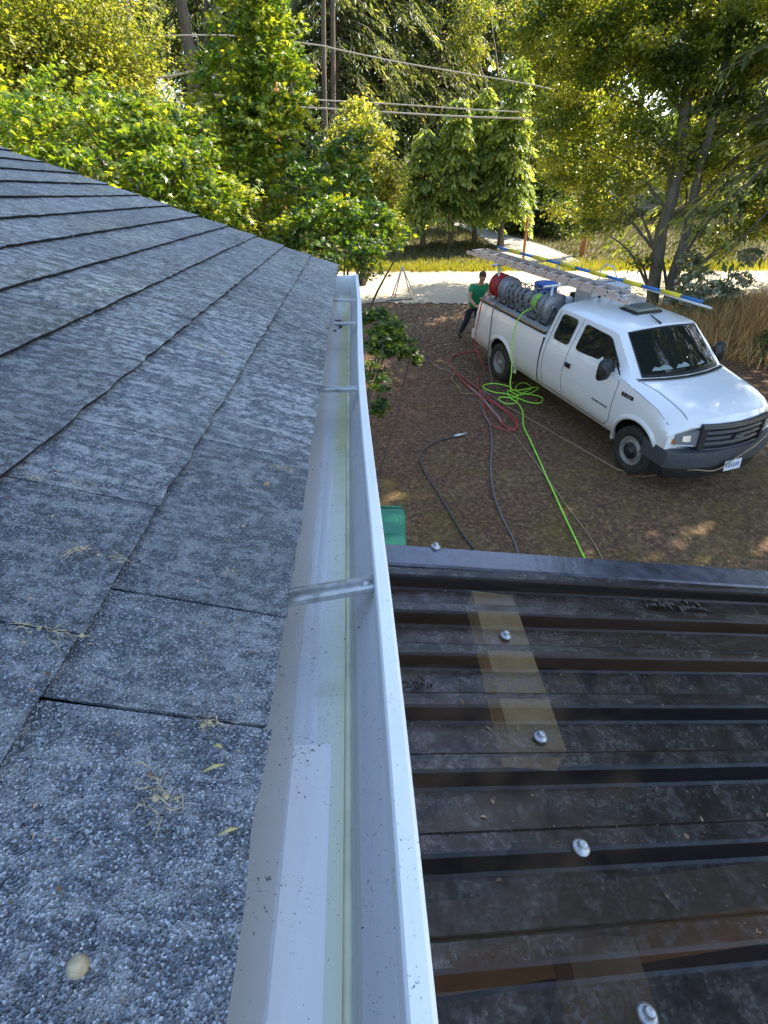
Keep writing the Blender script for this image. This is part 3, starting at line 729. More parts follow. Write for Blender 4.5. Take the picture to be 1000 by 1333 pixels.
def panel_bits():
    n = 5200; a = rng.uniform(-0.02, 1.3, n); t = rng.uniform(-0.15, 0.66, n)
    P = PO[None] + PD[None] * a[:, None] + PG[None] * t[:, None]
    # sit on whatever the profile does there
    _, tl = pan_at(541, 785, 0.010); ph = ((tl - t) % 0.0762)
    h = np.where((ph > 0.006) & (ph < 0.024), 0.0200, np.where((ph > 0.0345) & (ph < 0.0725), 0.0012, -1)); k = h > 0
    n = k.sum(); P = (P + PN[None] * h[:, None])[k]
    D = rnd_dir(n); D -= (D @ PN)[:, None] * PN; Nn = np.tile(PN, (n, 1)) + rng.normal(0, .3, (n, 3))
    L = rng.uniform(0.0007, 0.0028, n) * np.where(rng.random(n) < 0.05, 2.6, 1)
    scatter('sheet_grit', LEAF_T, LEAF_F, P, D, Nn, np.stack([L, L * rng.uniform(.3, .9, n), L], 1), M_litter, tone=rng.beta(1.4, 1.8, n), kind='stuff')
panel_bits()

# ------------------------------------------------------------------ pickup truck (own frame: x forward from front axle, y left, z up)
TM = Matrix(((0.342, 0.9397, -0.0032, 4.7224), (-0.9383, 0.3413, -0.0552, 7.8577), (-0.0508, 0.0219, 0.9985, 0.4496 - 0.0), (0, 0, 0, 1)))
WB = 4.02
def paint_mat():
    m, nt, b = newmat('white_paint')
    v = coords(nt); n = noise(nt, v, 3, 6, 0.7); n2 = noise(nt, v, 30, 4, 0.7)
    sx = nt.nodes.new('ShaderNodeSeparateXYZ'); nt.links.new(v, sx.inputs[0])
    mr = N(nt, 'ShaderNodeMapRange'); nt.links.new(sx.outputs['Z'], mr.inputs[0]); mr.inputs[1].default_value = 0.75; mr.inputs[2].default_value = 0.40
    mu = N(nt, 'ShaderNodeMath', operation='MULTIPLY'); nt.links.new(mr.outputs[0], mu.inputs[0]); nt.links.new(ramp(nt, n, [(0.3, 0.2), (0.7, 0.9)]), mu.inputs[1])
    col = mixc(nt, ramp(nt, n2, [(0.3, 0.0), (0.7, 0.10)]), (0.78, 0.79, 0.80), (0.60, 0.58, 0.54))
    col = mixc(nt, mu.outputs[0], col, (0.33, 0.27, 0.21))
    nt.links.new(col, b.inputs['Base Color']); b.inputs['Roughness'].default_value = 0.28
    b.inputs['Coat Weight'].default_value = 0.6; b.inputs['Coat Roughness'].default_value = 0.05
    return m
WHITE = paint_mat()
PLAST = plain('grey_plastic', (0.055, 0.06, 0.07), 0.45, var=0.25, scale=20)
BLACKP = plain('black_plastic', (0.014, 0.014, 0.015), 0.4)
def glass_mat(name='tinted_glass', c=(0.012, 0.016, 0.015)):
    m, nt, b = newmat(name)
    b.inputs['Base Color'].default_value = (*c, 1); b.inputs['Roughness'].default_value = 0.03
    b.inputs['Specular IOR Level'].default_value = 0.55
    return m
GLASS = glass_mat()
def ws_mat():
    m, nt, b = newmat('windscreen_glass')
    b.inputs['Base Color'].default_value = (0.02, 0.025, 0.025, 1); b.inputs['Roughness'].default_value = 0.03
    b.inputs['Specular IOR Level'].default_value = 0.8
    tr = nt.nodes.new('ShaderNodeBsdfTransparent'); tr.inputs[0].default_value = (0.55, 0.62, 0.60, 1)
    mx = nt.nodes.new('ShaderNodeMixShader'); mx.inputs[0].default_value = 0.6
    nt.links.new(b.outputs[0], mx.inputs[1]); nt.links.new(tr.outputs[0], mx.inputs[2]); nt.links.new(mx.outputs[0], nt.nodes['Material Output'].inputs[0])
    return m
RUBBER = plain('tyre_rubber', (0.020, 0.019, 0.018), 0.75, var=0.3, scale=30, dirt=((0.08, 0.06, 0.045), 0.55))
STEEL = plain('painted_steel_rim', (0.27, 0.265, 0.26), 0.45, 0.3, 0.2, dirt=((0.16, 0.13, 0.10), 0.5))
CHROME = plain('aluminium', (0.62, 0.62, 0.62), 0.32, 0.7, 0.15)
truck = thing('pickup_truck', (0, 0, 0), 'white extended cab pickup truck parked on the dirt yard with hose reels on its bed', 'pickup truck', matrix=TM)

LOW = [(0.42, 0.885), (0.50, 0.945), (0.60, 0.975), (0.78, 1.0), (0.93, 1.005)]
def side_pts(gp_):
    gy, gz_ = gp_
    return [(y, z) for z, y in LOW] + [((1.005 * 0.45 + gy * 0.55) + 0.012, 0.93 * 0.45 + gz_ * 0.55), (gy, gz_)]
def loft(stations, name, parent, arches=(), mat=WHITE, auto=28):
    """station: x, bulge, g, h, i, j"""
    m = MB(); rows = []
    for (x0, bu, g_, h_, i_, j_) in stations:
        half = [(0.0, 0.42)] + side_pts(g_)
        half += [h_, i_, (i_[0] * 0.55, (i_[1] * 0.35 + j_[1] * 0.65)), j_]
        full = [(-y, z) for y, z in half[:0:-1]][::-1]
        pts = half + [(-y, z) for y, z in half[-2:0:-1]]
        rows.append([(x0 + bu * (1 - (abs(y) / 0.9) ** 2 if abs(y) < 0.9 else 0.0) * (1 if z > 0.5 or True else 0), y, z) for y, z in pts])
    n = len(rows[0]); vs = [p for r_ in rows for p in r_]
    m.add(vs, [(i * n + k, i * n + (k + 1) % n, (i + 1) * n + (k + 1) % n, (i + 1) * n + k) for i in range(len(rows) - 1) for k in range(n)])
    cent = len(m.v)
    for idx in (0, len(rows) - 1):
        r_ = rows[idx]; c = (sum(p[0] for p in r_) / n, 0, 0.85); ci = len(m.v); m.v.append(c)
        for k in range(n):
            a, b_ = idx * n + k, idx * n + (k + 1) % n
            m.f.append((a, b_, ci) if idx else (b_, a, ci)); m.sm.append(False)
    o = m.build(name, mat, parent)
    me = o.data; bm = __import__('bmesh').new(); bm.from_mesh(me); __import__('bmesh').ops.recalc_face_normals(bm, faces=bm.faces); bm.to_mesh(me); bm.free()
    if arches:
        cutters = []
        for (ax, ar) in arches:
            for sy in (-1, 1):
                c = MB(); c.lathe([(ar, -0.22), (ar, 0.22)], (ax, sy * 0.85, 0.40), (0, 1, 0), 40, False)
                k = len(c.v); c.f.append(tuple(range(40))); c.sm.append(False); c.f.append(tuple(range(79, 39, -1))); c.sm.append(False)
                co = c.build('cutter', BLACKP)
                bm = __import__('bmesh').new(); bm.from_mesh(co.data); __import__('bmesh').ops.recalc_face_normals(bm, faces=bm.faces); bm.to_mesh(co.data); bm.free()
                md = o.modifiers.new('b', 'BOOLEAN'); md.operation = 'DIFFERENCE'; md.object = co; md.solver = 'EXACT'; cutters.append(co)
        par = o.parent; o.parent = None
        dg = bpy.context.evaluated_depsgraph_get(); me2 = bpy.data.meshes.new_from_object(o.evaluated_get(dg))
        o.modifiers.clear(); old = o.data; o.data = me2; bpy.data.meshes.remove(old); o.parent = par
        for c in cutters:
            cm = c.data; bpy.data.objects.remove(c); bpy.data.meshes.remove(cm)
        if BLACKP.name not in [q.name for q in me2.materials if q]: me2.materials.append(BLACKP)
        bi = [i for i, q in enumerate(me2.materials) if q and q.name == BLACKP.name][0]
        for p in me2.polygons:       # inside of the arches is black
            c = p.center
            for (ax, ar) in arches:
                if math.hypot(c.x - ax, c.z - 0.40) <= ar + 0.004 and abs(c.y) < 1.0: p.material_index = bi
    o.data.polygons.foreach_set('use_smooth', [True] * len(o.data.polygons))
    o.data.set_sharp_from_angle(angle=R(auto))
    return o
RAIL = 1.37
bed_st = [(x, 0, (0.965, 1.27), (0.955, 1.34), (0.925, RAIL), (0, RAIL - 0.001)) for x in (-5.14, -4.6, -4.0, -3.4, -2.66)]
bed_st[0] = (-5.14, 0, (0.945, 1.27), (0.93, 1.34), (0.90, RAIL), (0, RAIL - .001))
bed_st.insert(1, (-5.08, 0, (0.965, 1.27), (0.955, 1.34), (0.925, RAIL), (0, RAIL - 0.001)))
bed = loft(bed_st, 'bed', truck, arches=((-WB, 0.475),))
cab_st = [(-2.63, 0, (0.945, 1.31), (0.75, 1.80), (0.66, 1.88), (0, 1.93)),
          (-2.56, 0, (0.955, 1.32), (0.765, 1.84), (0.67, 1.905), (0, 1.955)),
          (-1.9, 0, (0.955, 1.33), (0.77, 1.86), (0.67, 1.92), (0, 1.975)),
          (-1.25, 0.03, (0.955, 1.335), (0.77, 1.86), (0.67, 1.915), (0, 1.97)),
          (-1.08, 0.10, (0.955, 1.335), (0.765, 1.84), (0.67, 1.895), (0, 1.945)),
          (-0.88, 0.136, (0.955, 1.333), (0.796, 1.684), (0.70, 1.725), (0, 1.762)),
          (-0.68, 0.172, (0.955, 1.332), (0.827, 1.528), (0.73, 1.554), (0, 1.578)),
          (-0.47, 0.21, (0.955, 1.33), (0.86, 1.365), (0.76, 1.375), (0, 1.385)),
          (-0.40, 0.21, (0.955, 1.31), (0.86, 1.335), (0.76, 1.345), (0, 1.355)),
          (-0.05, 0.17, (0.965, 1.24), (0.85, 1.295), (0.73, 1.325), (0, 1.355)),
          (0.25, 0.17, (0.965, 1.18), (0.85, 1.24), (0.73, 1.275), (0, 1.31)),
          (0.45, 0.19, (0.96, 1.09), (0.84, 1.16), (0.73, 1.225), (0, 1.26)),
          (0.56, 0.21, (0.94, 0.99), (0.82, 1.07), (0.72, 1.15), (0, 1.20)),
          (0.60, 0.22, (0.93, 0.95), (0.81, 1.0), (0.71, 1.05), (0, 1.10))]
body = loft(cab_st, 'cab_and_hood', truck, arches=((0.0, 0.485),))
tm = lambda o: None
def quad_sheet(name, corners, mat, parent, nx_=6, ny_=4, off=0.0, curve=0.0, thick=0.0, inset=None):
    """bilinear sheet between 4 corners (a b top->; d c bottom) with rounded outline"""
    a, b_, c, d = [Vector(q) for q in corners]
    nrm = (b_ - a).cross(d - a).normalized()
    def P(s, t): 
        p = (a * (1 - s) + b_ * s) * (1 - t) + (d * (1 - s) + c * s) * t
        return p + nrm * (off + curve * (1 - (2 * s - 1) ** 2))
    m = MB(); n = 9; rr = 0.10; ring = []
    w_, h_ = (b_ - a).length, (d - a).length; rs, rt_ = min(0.3, 0.07 / w_), min(0.3, 0.07 / h_)
    if inset: rs *= inset; rt_ *= inset
    out = []
    for cx, cy, a0 in ((1 - rs, rt_, -90), (1 - rs, 1 - rt_, 0), (rs, 1 - rt_, 90), (rs, rt_, 180)):
        for k in range(6):
            an = R(a0 + 18 * k); out.append((cx + rs * math.cos(an), cy + rt_ * math.sin(an)))
    # rows in t, filled across: simple fan on a subdivided ring set
    L = [1.0, 0.75, 0.5, 0.25]; vs = []; k = len(out)
    for l in L: vs += [P(0.5 + (s - 0.5) * l, 0.5 + (t - 0.5) * l) for s, t in out]
    vs.append(P(0.5, 0.5)); fs = []
    for i in range(3): fs += [(i * k + q, i * k + (q + 1) % k, (i + 1) * k + (q + 1) % k, (i + 1) * k + q) for q in range(k)]
    fs += [(3 * k + q, 3 * k + (q + 1) % k, 4 * k) for q in range(k)]
    m.add(vs, fs, True)
    o = m.build(name, mat, parent)
    if thick:
        sm = o.modifiers.new('t', 'SOLIDIFY'); sm.thickness = thick; sm.offset = 0
    return o
def shrink(cs, k):
    c = sum((Vector(q) for q in cs), Vector()) / 4
    return [Vector(q) + (c - Vector(q)).normalized() * k for q in cs]
def sidept(x, z, sg, off=0.0):      # on the greenhouse side plane between belt and roof rail
    if x > -1.08: f = (x + 1.08) / 0.61; top = (0.765 + 0.095 * f, 1.84 - 0.475 * f)
    else: top = (0.77, 1.86)
    t = (z - 1.335) / max(0.02, (top[1] - 1.335)); y = 0.955 + (top[0] - 0.955) * t
    return Vector((x, sg * (y + off), z))
for sg in (-1, 1):
    for nm, cs in (('rear_side_window', [(-2.42, 1.80), (-1.98, 1.80), (-1.98, 1.385), (-2.42, 1.385)]),
                   ('door_window', [(-1.78, 1.80), (-1.13, 1.78), (-0.68, 1.42), (-1.78, 1.385)])):
        P4 = [sidept(x, z, sg) for x, z in cs]
        if sg < 0: P4 = [P4[1], P4[0], P4[3], P4[2]]
        fr = quad_sheet(nm, P4, BLACKP, truck, off=0.009, inset=1.0)
        # make sure the offset went outward
        quad_sheet('pane', shrink(P4, 0.018), GLASS, fr, off=0.013)
# windscreen
WC = [(-1.06, 0.0, 0.0)]
def wsp(s, t, off=0.0):       # s -1..1 across, t 0 top ..1 bottom
    y = s * (0.655 + 0.085 * t)
    x0, bu = -1.08 + 0.61 * t, 0.10 + 0.11 * t
    z = (1.895 - 0.52 * t) + (0.05 - 0.04 * t) * (1 - (abs(y) / (0.67 + 0.09 * t)) ** 2)
    x = x0 + bu * (1 - (y / 0.9) ** 2)
    nn = Vector((0.62, 0, 0.72)).normalized()
    return Vector((x, y, z)) + nn * off
def ws_sheet(name, mat, s1, t0, t1, off, parent):
    m = MB(); nx_, ny_ = 16, 6
    vs = [wsp(-s1 + 2 * s1 * i / nx_, t0 + (t1 - t0) * j / ny_, off) for j in range(ny_ + 1) for i in range(nx_ + 1)]
    m.add(vs, [(j * (nx_ + 1) + i, j * (nx_ + 1) + i + 1, (j + 1) * (nx_ + 1) + i + 1, (j + 1) * (nx_ + 1) + i) for j in range(ny_) for i in range(nx_)], True)
    return m.build(name, mat, parent)
wf = ws_sheet('windscreen', BLACKP, 1.0, 0.05, 1.0, 0.006, truck)
ws_sheet('pane', GLASS, 0.955, 0.09, 0.93, 0.012, wf)
# papers seen on the dash: pale shapes against the foot of the glass
PAPER = plain('paper', (0.22, 0.27, 0.27), 0.6)
for (s0, s1_, t0, t1) in ((-0.78, -0.30, 0.80, 0.88), (-0.22, 0.15, 0.79, 0.87), (0.35, 0.62, 0.82, 0.87)):
    m = MB(); vs = []
    for q in range(7):
        f_ = q / 6; vs += [wsp(s0 + (s1_ - s0) * f_, t1 - 0.01 * f_, 0.0135), wsp(s0 + 0.10 + (s1_ - s0 - 0.14) * f_, t0 + 0.02 * math.sin(f_ * 7), 0.0135)]
    m.add(vs, [(2 * q, 2 * q + 2, 2 * q + 3, 2 * q + 1) for q in range(6)]); m.build('dash_paper', PAPER, wf)
for s0, s1_ in ((-0.75, -0.05), (0.05, 0.80)):
    m = MB(); m.tube([wsp(s0 * .9, 0.99, 0.02), wsp((s0 + s1_) / 2, 0.93, 0.03), wsp(s1_, 0.90, 0.022)], 0.009, 6); m.build('wiper', BLACKP, truck)
cw = MB(); pts = []
for i in range(17):
    y = -0.82 + 1.64 * i / 16; pts.append((-0.425 + 0.21 * (1 - (y / .9) ** 2), y, 1.352 + 0.014 * (1 - (y / .9) ** 2)))
vs = []
for p in pts: vs += [(p[0] - 0.035, p[1], p[2] + 0.012), (p[0] + 0.035, p[1], p[2] + 0.008)]
cw.add(vs, [(2 * i, 2 * i + 1, 2 * i + 3, 2 * i + 2) for i in range(16)]); cw.build('cowl_grille', BLACKP, truck)
# body side function for door skins and seams
def body_y(x, z):
    st = bed_st if x < -2.65 else cab_st
    k = 0
    while k < len(st) - 2 and st[k + 1][0] < x: k += 1
    a, b_ = st[k], st[k + 1]; f = min(1, max(0, (x - a[0]) / (b_[0] - a[0])))
    ga = side_pts(a[2]); gb = side_pts(b_[2]); pr_ = [(p[0] * (1 - f) + q[0] * f, p[1] * (1 - f) + q[1] * f) for p, q in zip(ga, gb)]
    for p, q in zip(pr_[:-1], pr_[1:]):
        if p[1] <= z <= q[1]: return p[0] + (q[0] - p[0]) * (z - p[1]) / (q[1] - p[1] + 1e-9)
    return pr_[-1][0] if z > pr_[-1][1] else pr_[0][0]
SEAM = plain('seam_shadow_gap', (0.03, 0.03, 0.032), 0.8)
def seam(name, pts, sg, mat=SEAM, wd=0.011, off=0.002, parent=truck):
    m = MB(); q = []
    for (x, z), (x2, z2) in zip(pts[:-1], pts[1:]):
        n = max(2, int(math.hypot(x2 - x, z2 - z) / 0.05))
        q += [(x + (x2 - x) * i / n, z + (z2 - z) * i / n) for i in range(n)]
    q.append(pts[-1]); vs = []
    for i, (x, z) in enumerate(q):
        p0, p1 = q[max(0, i - 1)], q[min(len(q) - 1, i + 1)]; d = Vector((p1[0] - p0[0], p1[1] - p0[1])).normalized(); nn = (-d.y * wd / 2, d.x * wd / 2)
        for s_ in (-1, 1):
            xx, zz = x + nn[0] * s_, z + nn[1] * s_
            yy = body_y(xx, zz) if zz <= 1.33 else abs(sidept(xx, zz, 1).y)
            vs.append((xx, sg * (yy + off), zz))
    m.add(vs, [(2 * i, 2 * i + 1, 2 * i + 3, 2 * i + 2) for i in range(len(q) - 1)])
    return m.build(name, mat, parent)
for sg in (-1, 1):
    seam('door_seam', [(-1.88, 1.84), (-1.90, 1.33), (-1.93, 0.95), (-1.86, 0.52), (-0.72, 0.50), (-0.60, 0.62), (-0.58, 1.20), (-0.60, 1.30)], sg)
    seam('door_seam', [(-2.50, 1.82), (-2.52, 1.33), (-2.54, 0.95), (-2.48, 0.52), (-1.88, 0.52)], sg)
    seam('bed_gap', [(-2.645, 0.45), (-2.645, 1.33)], sg, wd=0.035)
    seam('fender_seam', [(-0.56, 1.325), (-0.1, 1.255), (0.25, 1.185), (0.5, 1.06)], sg, wd=0.008, off=0.0)
    seam('body_crease', [(-5.05, 0.94), (-4.52, 0.94)], sg, WHITE, 0.03, 0.012); seam('body_crease', [(-3.5, 0.94), (-2.7, 0.94)], sg, WHITE, 0.03, 0.012)
    seam('body_crease', [(-2.45, 0.94), (-0.62, 0.94)], sg, WHITE, 0.03, 0.010)
    # hood cut line
    m = MB(); vs = []
    for (x, y, z) in [(-0.36, 0.79, 1.341), (-0.05, 0.765, 1.318), (0.25, 0.765, 1.2665), (0.45, 0.76, 1.214), (0.55, 0.745, 1.145)]:
        b_ = 0.17 * (1 - (y / .9) ** 2)
        vs += [(x + b_, sg * (y - 0.004), z + 0.006), (x + b_, sg * (y + 0.004), z + 0.004)]
    m.add(vs, [(2 * i, 2 * i + 1, 2 * i + 3, 2 * i + 2) for i in range(4)]); m.build('hood_seam', SEAM, truck)
    # flares round the arches
    for ax, ar in ((0.0, 0.485), (-WB, 0.475)):
        m = MB(); vs = []; na = 30; P_ = []
        a0, a1 = R(-8), R(188)
        for i in range(na + 1):
            an = a0 + (a1 - a0) * i / na; c_, s_ = math.cos(an), math.sin(an)
            for rr, dy in ((ar - 0.004, -0.03), (ar - 0.004, 0.018), (ar + 0.018, 0.030), (ar + 0.045, 0.022), (ar + 0.085, -0.004)):
                x, z = ax + rr * c_, 0.40 + rr * s_; yb = body_y(ax + (ar + .05) * c_, max(0.43, min(1.2, z)))
                if x > 0.42: yb -= 0.02 + (x - 0.42) * 0.15
                vs.append((x, sg * (yb + dy), z))
        m.add(vs, [(i * 5 + k, i * 5 + k + 1, (i + 1) * 5 + k + 1, (i + 1) * 5 + k) for i in range(na) for k in range(4)], True)
        m.build('wheel_arch', WHITE, truck)
    h = MB(); h.box((-1.80, sg * 1.012, 1.115), (0.13, 0.022, 0.075)); h.build('door_handle', BLACKP, truck)
    # mirrors
    mi = MB(); mi.tube([(-0.80, sg * 0.93, 1.42), (-0.78, sg * 1.10, 1.45)], 0.022, 6); mi.tube([(-0.80, sg * 0.92, 1.38), (-0.78, sg * 1.10, 1.36)], 0.018, 6)
    mi.add([(-0.90 + 0.04, sg * 0.90, 1.36), (-0.62, sg * 0.945, 1.36), (-0.80, sg * 0.90, 1.52)], [(0, 1, 2)])
    mo = mi.build('mirror', BLACKP, truck)
    sh = MB(); prof = [(0.03, -0.06), (0.10, -0.045), (0.128, 0.0), (0.128, 0.02)]
    for k in range(1): 
        c = Vector((-0.77, sg * 1.14, 1.42)); n = 16; vs = []
        for r_, hx in prof:
            for q in range(n):
                an = 2 * math.pi * q / n; cc, ss = math.cos(an), math.sin(an)
                cc = math.copysign(abs(cc) ** 0.6, cc); ss = math.copysign(abs(ss) ** 0.6, ss)
                vs.append(c + Vector((-hx, r_ * cc, r_ * 1.35 * ss)))
        sh.add(vs, [(i * n + q, i * n + (q + 1) % n, (i + 1) * n + (q + 1) % n, (i + 1) * n + q) for i in range(3) for q in range(n)], True)
        sh.f.append(tuple(range(n))); sh.sm.append(False); sh.f.append(tuple(range(3 * n, 4 * n))); sh.sm.append(False)
    sh.build('mirror_shell', BLACKP, mo)
# front end: face shell follows the nose curve
def nose(y, off=0.0): return 0.60 + 0.22 * (1 - (abs(y) / 0.9) ** 2) + off
def front_patch(name, mat, y0, y1, z0a, z0b, z1a, z1b, off, parent, n=10, back=0.06):
    m = MB(); vs = []
    for i in range(n + 1):
        f = i / n; y = y0 + (y1 - y0) * f; z0 = z0a + (z0b - z0a) * f; z1 = z1a + (z1b - z1a) * f
        vs += [(nose(y, off), y, z0), (nose(y, off - 0.02), y, z1), (nose(y, off - back), y, z1), (nose(y, off - back), y, z0)]
    m.add(vs, [(4 * i + k, 4 * i + (k + 1) % 4, 4 * i + 4 + (k + 1) % 4, 4 * i + 4 + k) for i in range(n) for k in range(4)] + [(0, 1, 2, 3), (4 * n, 4 * n + 1, 4 * n + 2, 4 * n + 3)])
    return m.build(name, mat, parent)
GRL = plain('grille_grey', (0.020, 0.021, 0.024), 0.4)
gr = front_patch('grille', GRL, -0.56, 0.56, 0.72, 0.72, 0.745, 0.745, 0.07, truck)
front_patch('surround', GRL, -0.60, 0.60, 1.06, 1.06, 1.115, 1.115, 0.065, gr)
for sg in (-1, 1): front_patch('surround', GRL, sg * 0.52, sg * 0.60, 0.72, 0.745, 1.06, 1.06, 0.07, gr, 2)
for zz in (0.80, 0.885, 0.97): front_patch('bar', GRL, -0.52, 0.52, zz, zz, zz + 0.035, zz + 0.035, 0.05, gr)
front_patch('mesh_back', BLACKP, -0.55, 0.55, 0.74, 0.74, 1.06, 1.06, 0.012, gr)
m = MB(); n = 24; vs = [(nose(0, 0.078), 0, 0.90)] + [(nose(0.0, 0.076) - 0.02 * abs(math.cos(2 * math.pi * k / n)) ** 2 * 0.4, 0.10 * math.cos(2 * math.pi * k / n), 0.90 + 0.042 * math.sin(2 * math.pi * k / n)) for k in range(n)]
m.add(vs, [(0, 1 + k, 1 + (k + 1) % n) for k in range(n)]); em = m.build('emblem', plain('emblem_grey', (0.09, 0.10, 0.12), 0.25, 0.5), gr)
def text(name, s_, mat, parent, size, M, ext=0.001):
    cu = bpy.data.curves.new(name, 'FONT'); cu.body = s_; cu.size = size; cu.extrude = ext; cu.align_x = 'CENTER'; cu.align_y = 'CENTER'
    o = bpy.data.objects.new(name, cu); COL.objects.link(o); dg = bpy.context.evaluated_depsgraph_get()
    me = bpy.data.meshes.new_from_object(o.evaluated_get(dg)); bpy.data.objects.remove(o)
    me.materials.clear(); me.materials.append(mat); me.transform(M)
    o = bpy.data.objects.new(name, me); COL.objects.link(o); adopt(o, parent); return o
def face_m(loc, xdir, nrm):
    x = Vector(xdir).normalized(); z = Vector(nrm).normalized(); y = z.cross(x)
    M = Matrix((x, y, z)).transposed().to_4x4(); M.translation = Vector(loc); return M
text('lettering', 'Ford', CHROME, em, 0.075, face_m((nose(0, 0.080), 0, 0.90), (0, 1, 0), (1, 0, 0)))
LENS = glass_mat('lamp_lens', (0.18, 0.19, 0.20)); AMB = plain('amber_lens', (0.65, 0.16, 0.02), 0.15)
for sg in (-1, 1):
    hl = front_patch('headlight', LENS, sg * 0.60, sg * 0.885, 0.775, 0.80, 1.01, 0.94, 0.035, truck, 8)
    front_patch('reflector', CHROME, sg * 0.70, sg * 0.80, 0.855, 0.855, 0.945, 0.935, 0.0385, hl, 4)
    front_patch('reflector', CHROME, sg * 0.64, sg * 0.87, 0.785, 0.803, 0.815, 0.825, 0.0385, hl, 4)
    m = MB(); m.hexa([(0.50, sg * 0.952, 0.80), (0.625, sg * 0.885, 0.80), (0.625, sg * 0.90, 0.80), (0.51, sg * 0.965, 0.80), (0.50, sg * 0.95, 0.875), (0.625, sg * 0.885, 0.875), (0.625, sg * 0.90, 0.875), (0.51, sg * 0.958, 0.875)])
    m.build('turn_signal', AMB, hl)
# bumper
def bump_loop(name, z0, z1, off, mat, y1=1.0, ret=0.42):
    m = MB(); vs = []; ys_ = np.linspace(-y1, y1, 25)
    path = [(0.62 - ret, -y1 * 1.0)] + [(0.66 + 0.24 * (1 - (abs(y) / y1) ** 3.2), y) for y in ys_] + [(0.62 - ret, y1 * 1.0)]
    for x, y in path:
        vs += [(x + off, y, z0), (x + off + 0.02, y * 1.005, (z0 + z1) / 2), (x + off, y, z1), (x + off - 0.09, y * 0.93, z1 + 0.004), (x + off - 0.09, y * 0.93, z0)]
    k = len(path)
    m.add(vs, [(5 * i + q, 5 * i + (q + 1) % 5, 5 * i + 5 + (q + 1) % 5, 5 * i + 5 + q) for i in range(k - 1) for q in range(5)])
    return m.build(name, mat, truck, auto=40)
bump_loop('front_bumper', 0.47, 0.725, 0.0, PLAST)
bump_loop('air_dam', 0.27, 0.475, -0.05, BLACKP, 0.93, 0.3)
pl = MB(); pl.box((0.955, 0.02, 0.47), (0.012, 0.31, 0.155), Matrix.Rotation(R(-8), 3, 'Y')); plate = pl.build('number_plate', plain('plate_white', (0.62, 0.64, 0.68), 0.5), truck)
m = MB()
for k in range(6): m.box((0.964, -0.10 + k * 0.045, 0.472), (0.004, 0.022, 0.065), Matrix.Rotation(R(-8), 3, 'Y'))
m.build('worn_characters', plain('plate_blue', (0.16, 0.20, 0.34), 0.6), plate)
# badges on both front fenders and doors
for sg in (-1, 1):
    xd = (sg * -1 * -1, 0, 0) if False else ((1, 0, 0) if sg < 0 else (-1, 0, 0))
    m = MB(); m.box((-0.33, sg * (body_y(-0.33, 1.15) + 0.004), 1.15), (0.25, 0.006, 0.062)); bd = m.build('fender_badge', BLACKP, truck)
    text('lettering', 'F-350', CHROME, bd, 0.075, face_m((-0.33, sg * (body_y(-0.33, 1.15) + 0.0082), 1.15), xd, (0, sg, 0.0)))
    text('door_badge', 'POWER STROKE', BLACKP, truck, 0.052, face_m((-0.86, sg * (body_y(-0.86, 0.82) + 0.004), 0.82), xd, (0, sg, 0.1)), 0.002)
# wheels
def wheel(x, sg, front):
    t_ = MB(); c = (x, sg * 0.86, 0.385)
    t_.lathe([(0.225, -0.115), (0.30, -0.125), (0.362, -0.118), (0.383, -0.095), (0.387, 0.0), (0.383, 0.095), (0.362, 0.118), (0.300, 0.126), (0.228, 0.112), (0.222, 0.09)], c, (0, sg, 0), 48)
    w_ = t_.build('wheel', RUBBER, truck)
    r_ = MB()
    if front: pr_ = [(0.228, 0.112), (0.216, 0.116), (0.205, 0.085), (0.175, 0.075), (0.165, 0.098), (0.125, 0.105), (0.10, 0.112), (0.0, 0.112)]
    else: pr_ = [(0.228, 0.112), (0.216, 0.116), (0.200, 0.03), (0.18, 0.01), (0.13, 0.03), (0.09, 0.045), (0.0, 0.05)]
    r_.lathe(pr_, c, (0, sg, 0), 40); r_.build('rim', STEEL, w_)
    hb = MB()
    if front:
        hb.lathe([(0.135, 0.104), (0.13, 0.118), (0.07, 0.122), (0.06, 0.16), (0.045, 0.168), (0.0, 0.168)], c, (0, sg, 0), 24)
    else: hb.lathe([(0.075, 0.04), (0.072, 0.11), (0.055, 0.118), (0.0, 0.118)], c, (0, sg, 0), 20)
    for k in range(8):
        an = 2 * math.pi * k / 8; rr = 0.10 if front else 0.10
        hb.lathe([(0.012, 0.03 if not front else 0.11), (0.011, 0.135 if front else 0.065), (0.0, 0.137 if front else 0.066)], (c[0] + rr * math.cos(an), c[1], c[2] + rr * math.sin(an)), (0, sg, 0), 6)
    hb.build('hub', BLACKP if front else STEEL, w_)
for x in (0.0, -WB):
    for sg in (-1, 1): wheel(x, sg, x == 0.0)
u_ = MB(); u_.box((-2.2, 0, 0.46), (5.2, 1.1, 0.22)); u_.tube([(-WB, -0.75, 0.385), (-WB, 0.75, 0.385)], 0.06, 10); u_.tube([(0, -0.75, 0.37), (0, 0.75, 0.37)], 0.045, 10); u_.build('chassis', BLACKP, truck)
rb = MB(); rb.box((-5.27, 0, 0.60), (0.22, 1.86, 0.20)); rb.box((-5.30, 0, 0.705), (0.20, 1.2, 0.012)); rb.build('rear_bumper', WHITE, truck)
tg = MB(); tg.box((-5.152, 0, 0.98), (0.03, 1.52, 0.62)); tg.build('tailgate', WHITE, truck)
for sg in (-1, 1):
    m = MB(); m.box((-5.150, sg * 0.855, 1.03), (0.03, 0.13, 0.42)); m.build('tail_lamp', plain('red_lens', (0.35, 0.012, 0.01), 0.2), truck)
rv = MB(); rv.box((-2.636, 0, 1.62), (0.012, 1.1, 0.34)); rv.build('rear_window', GLASS, truck)
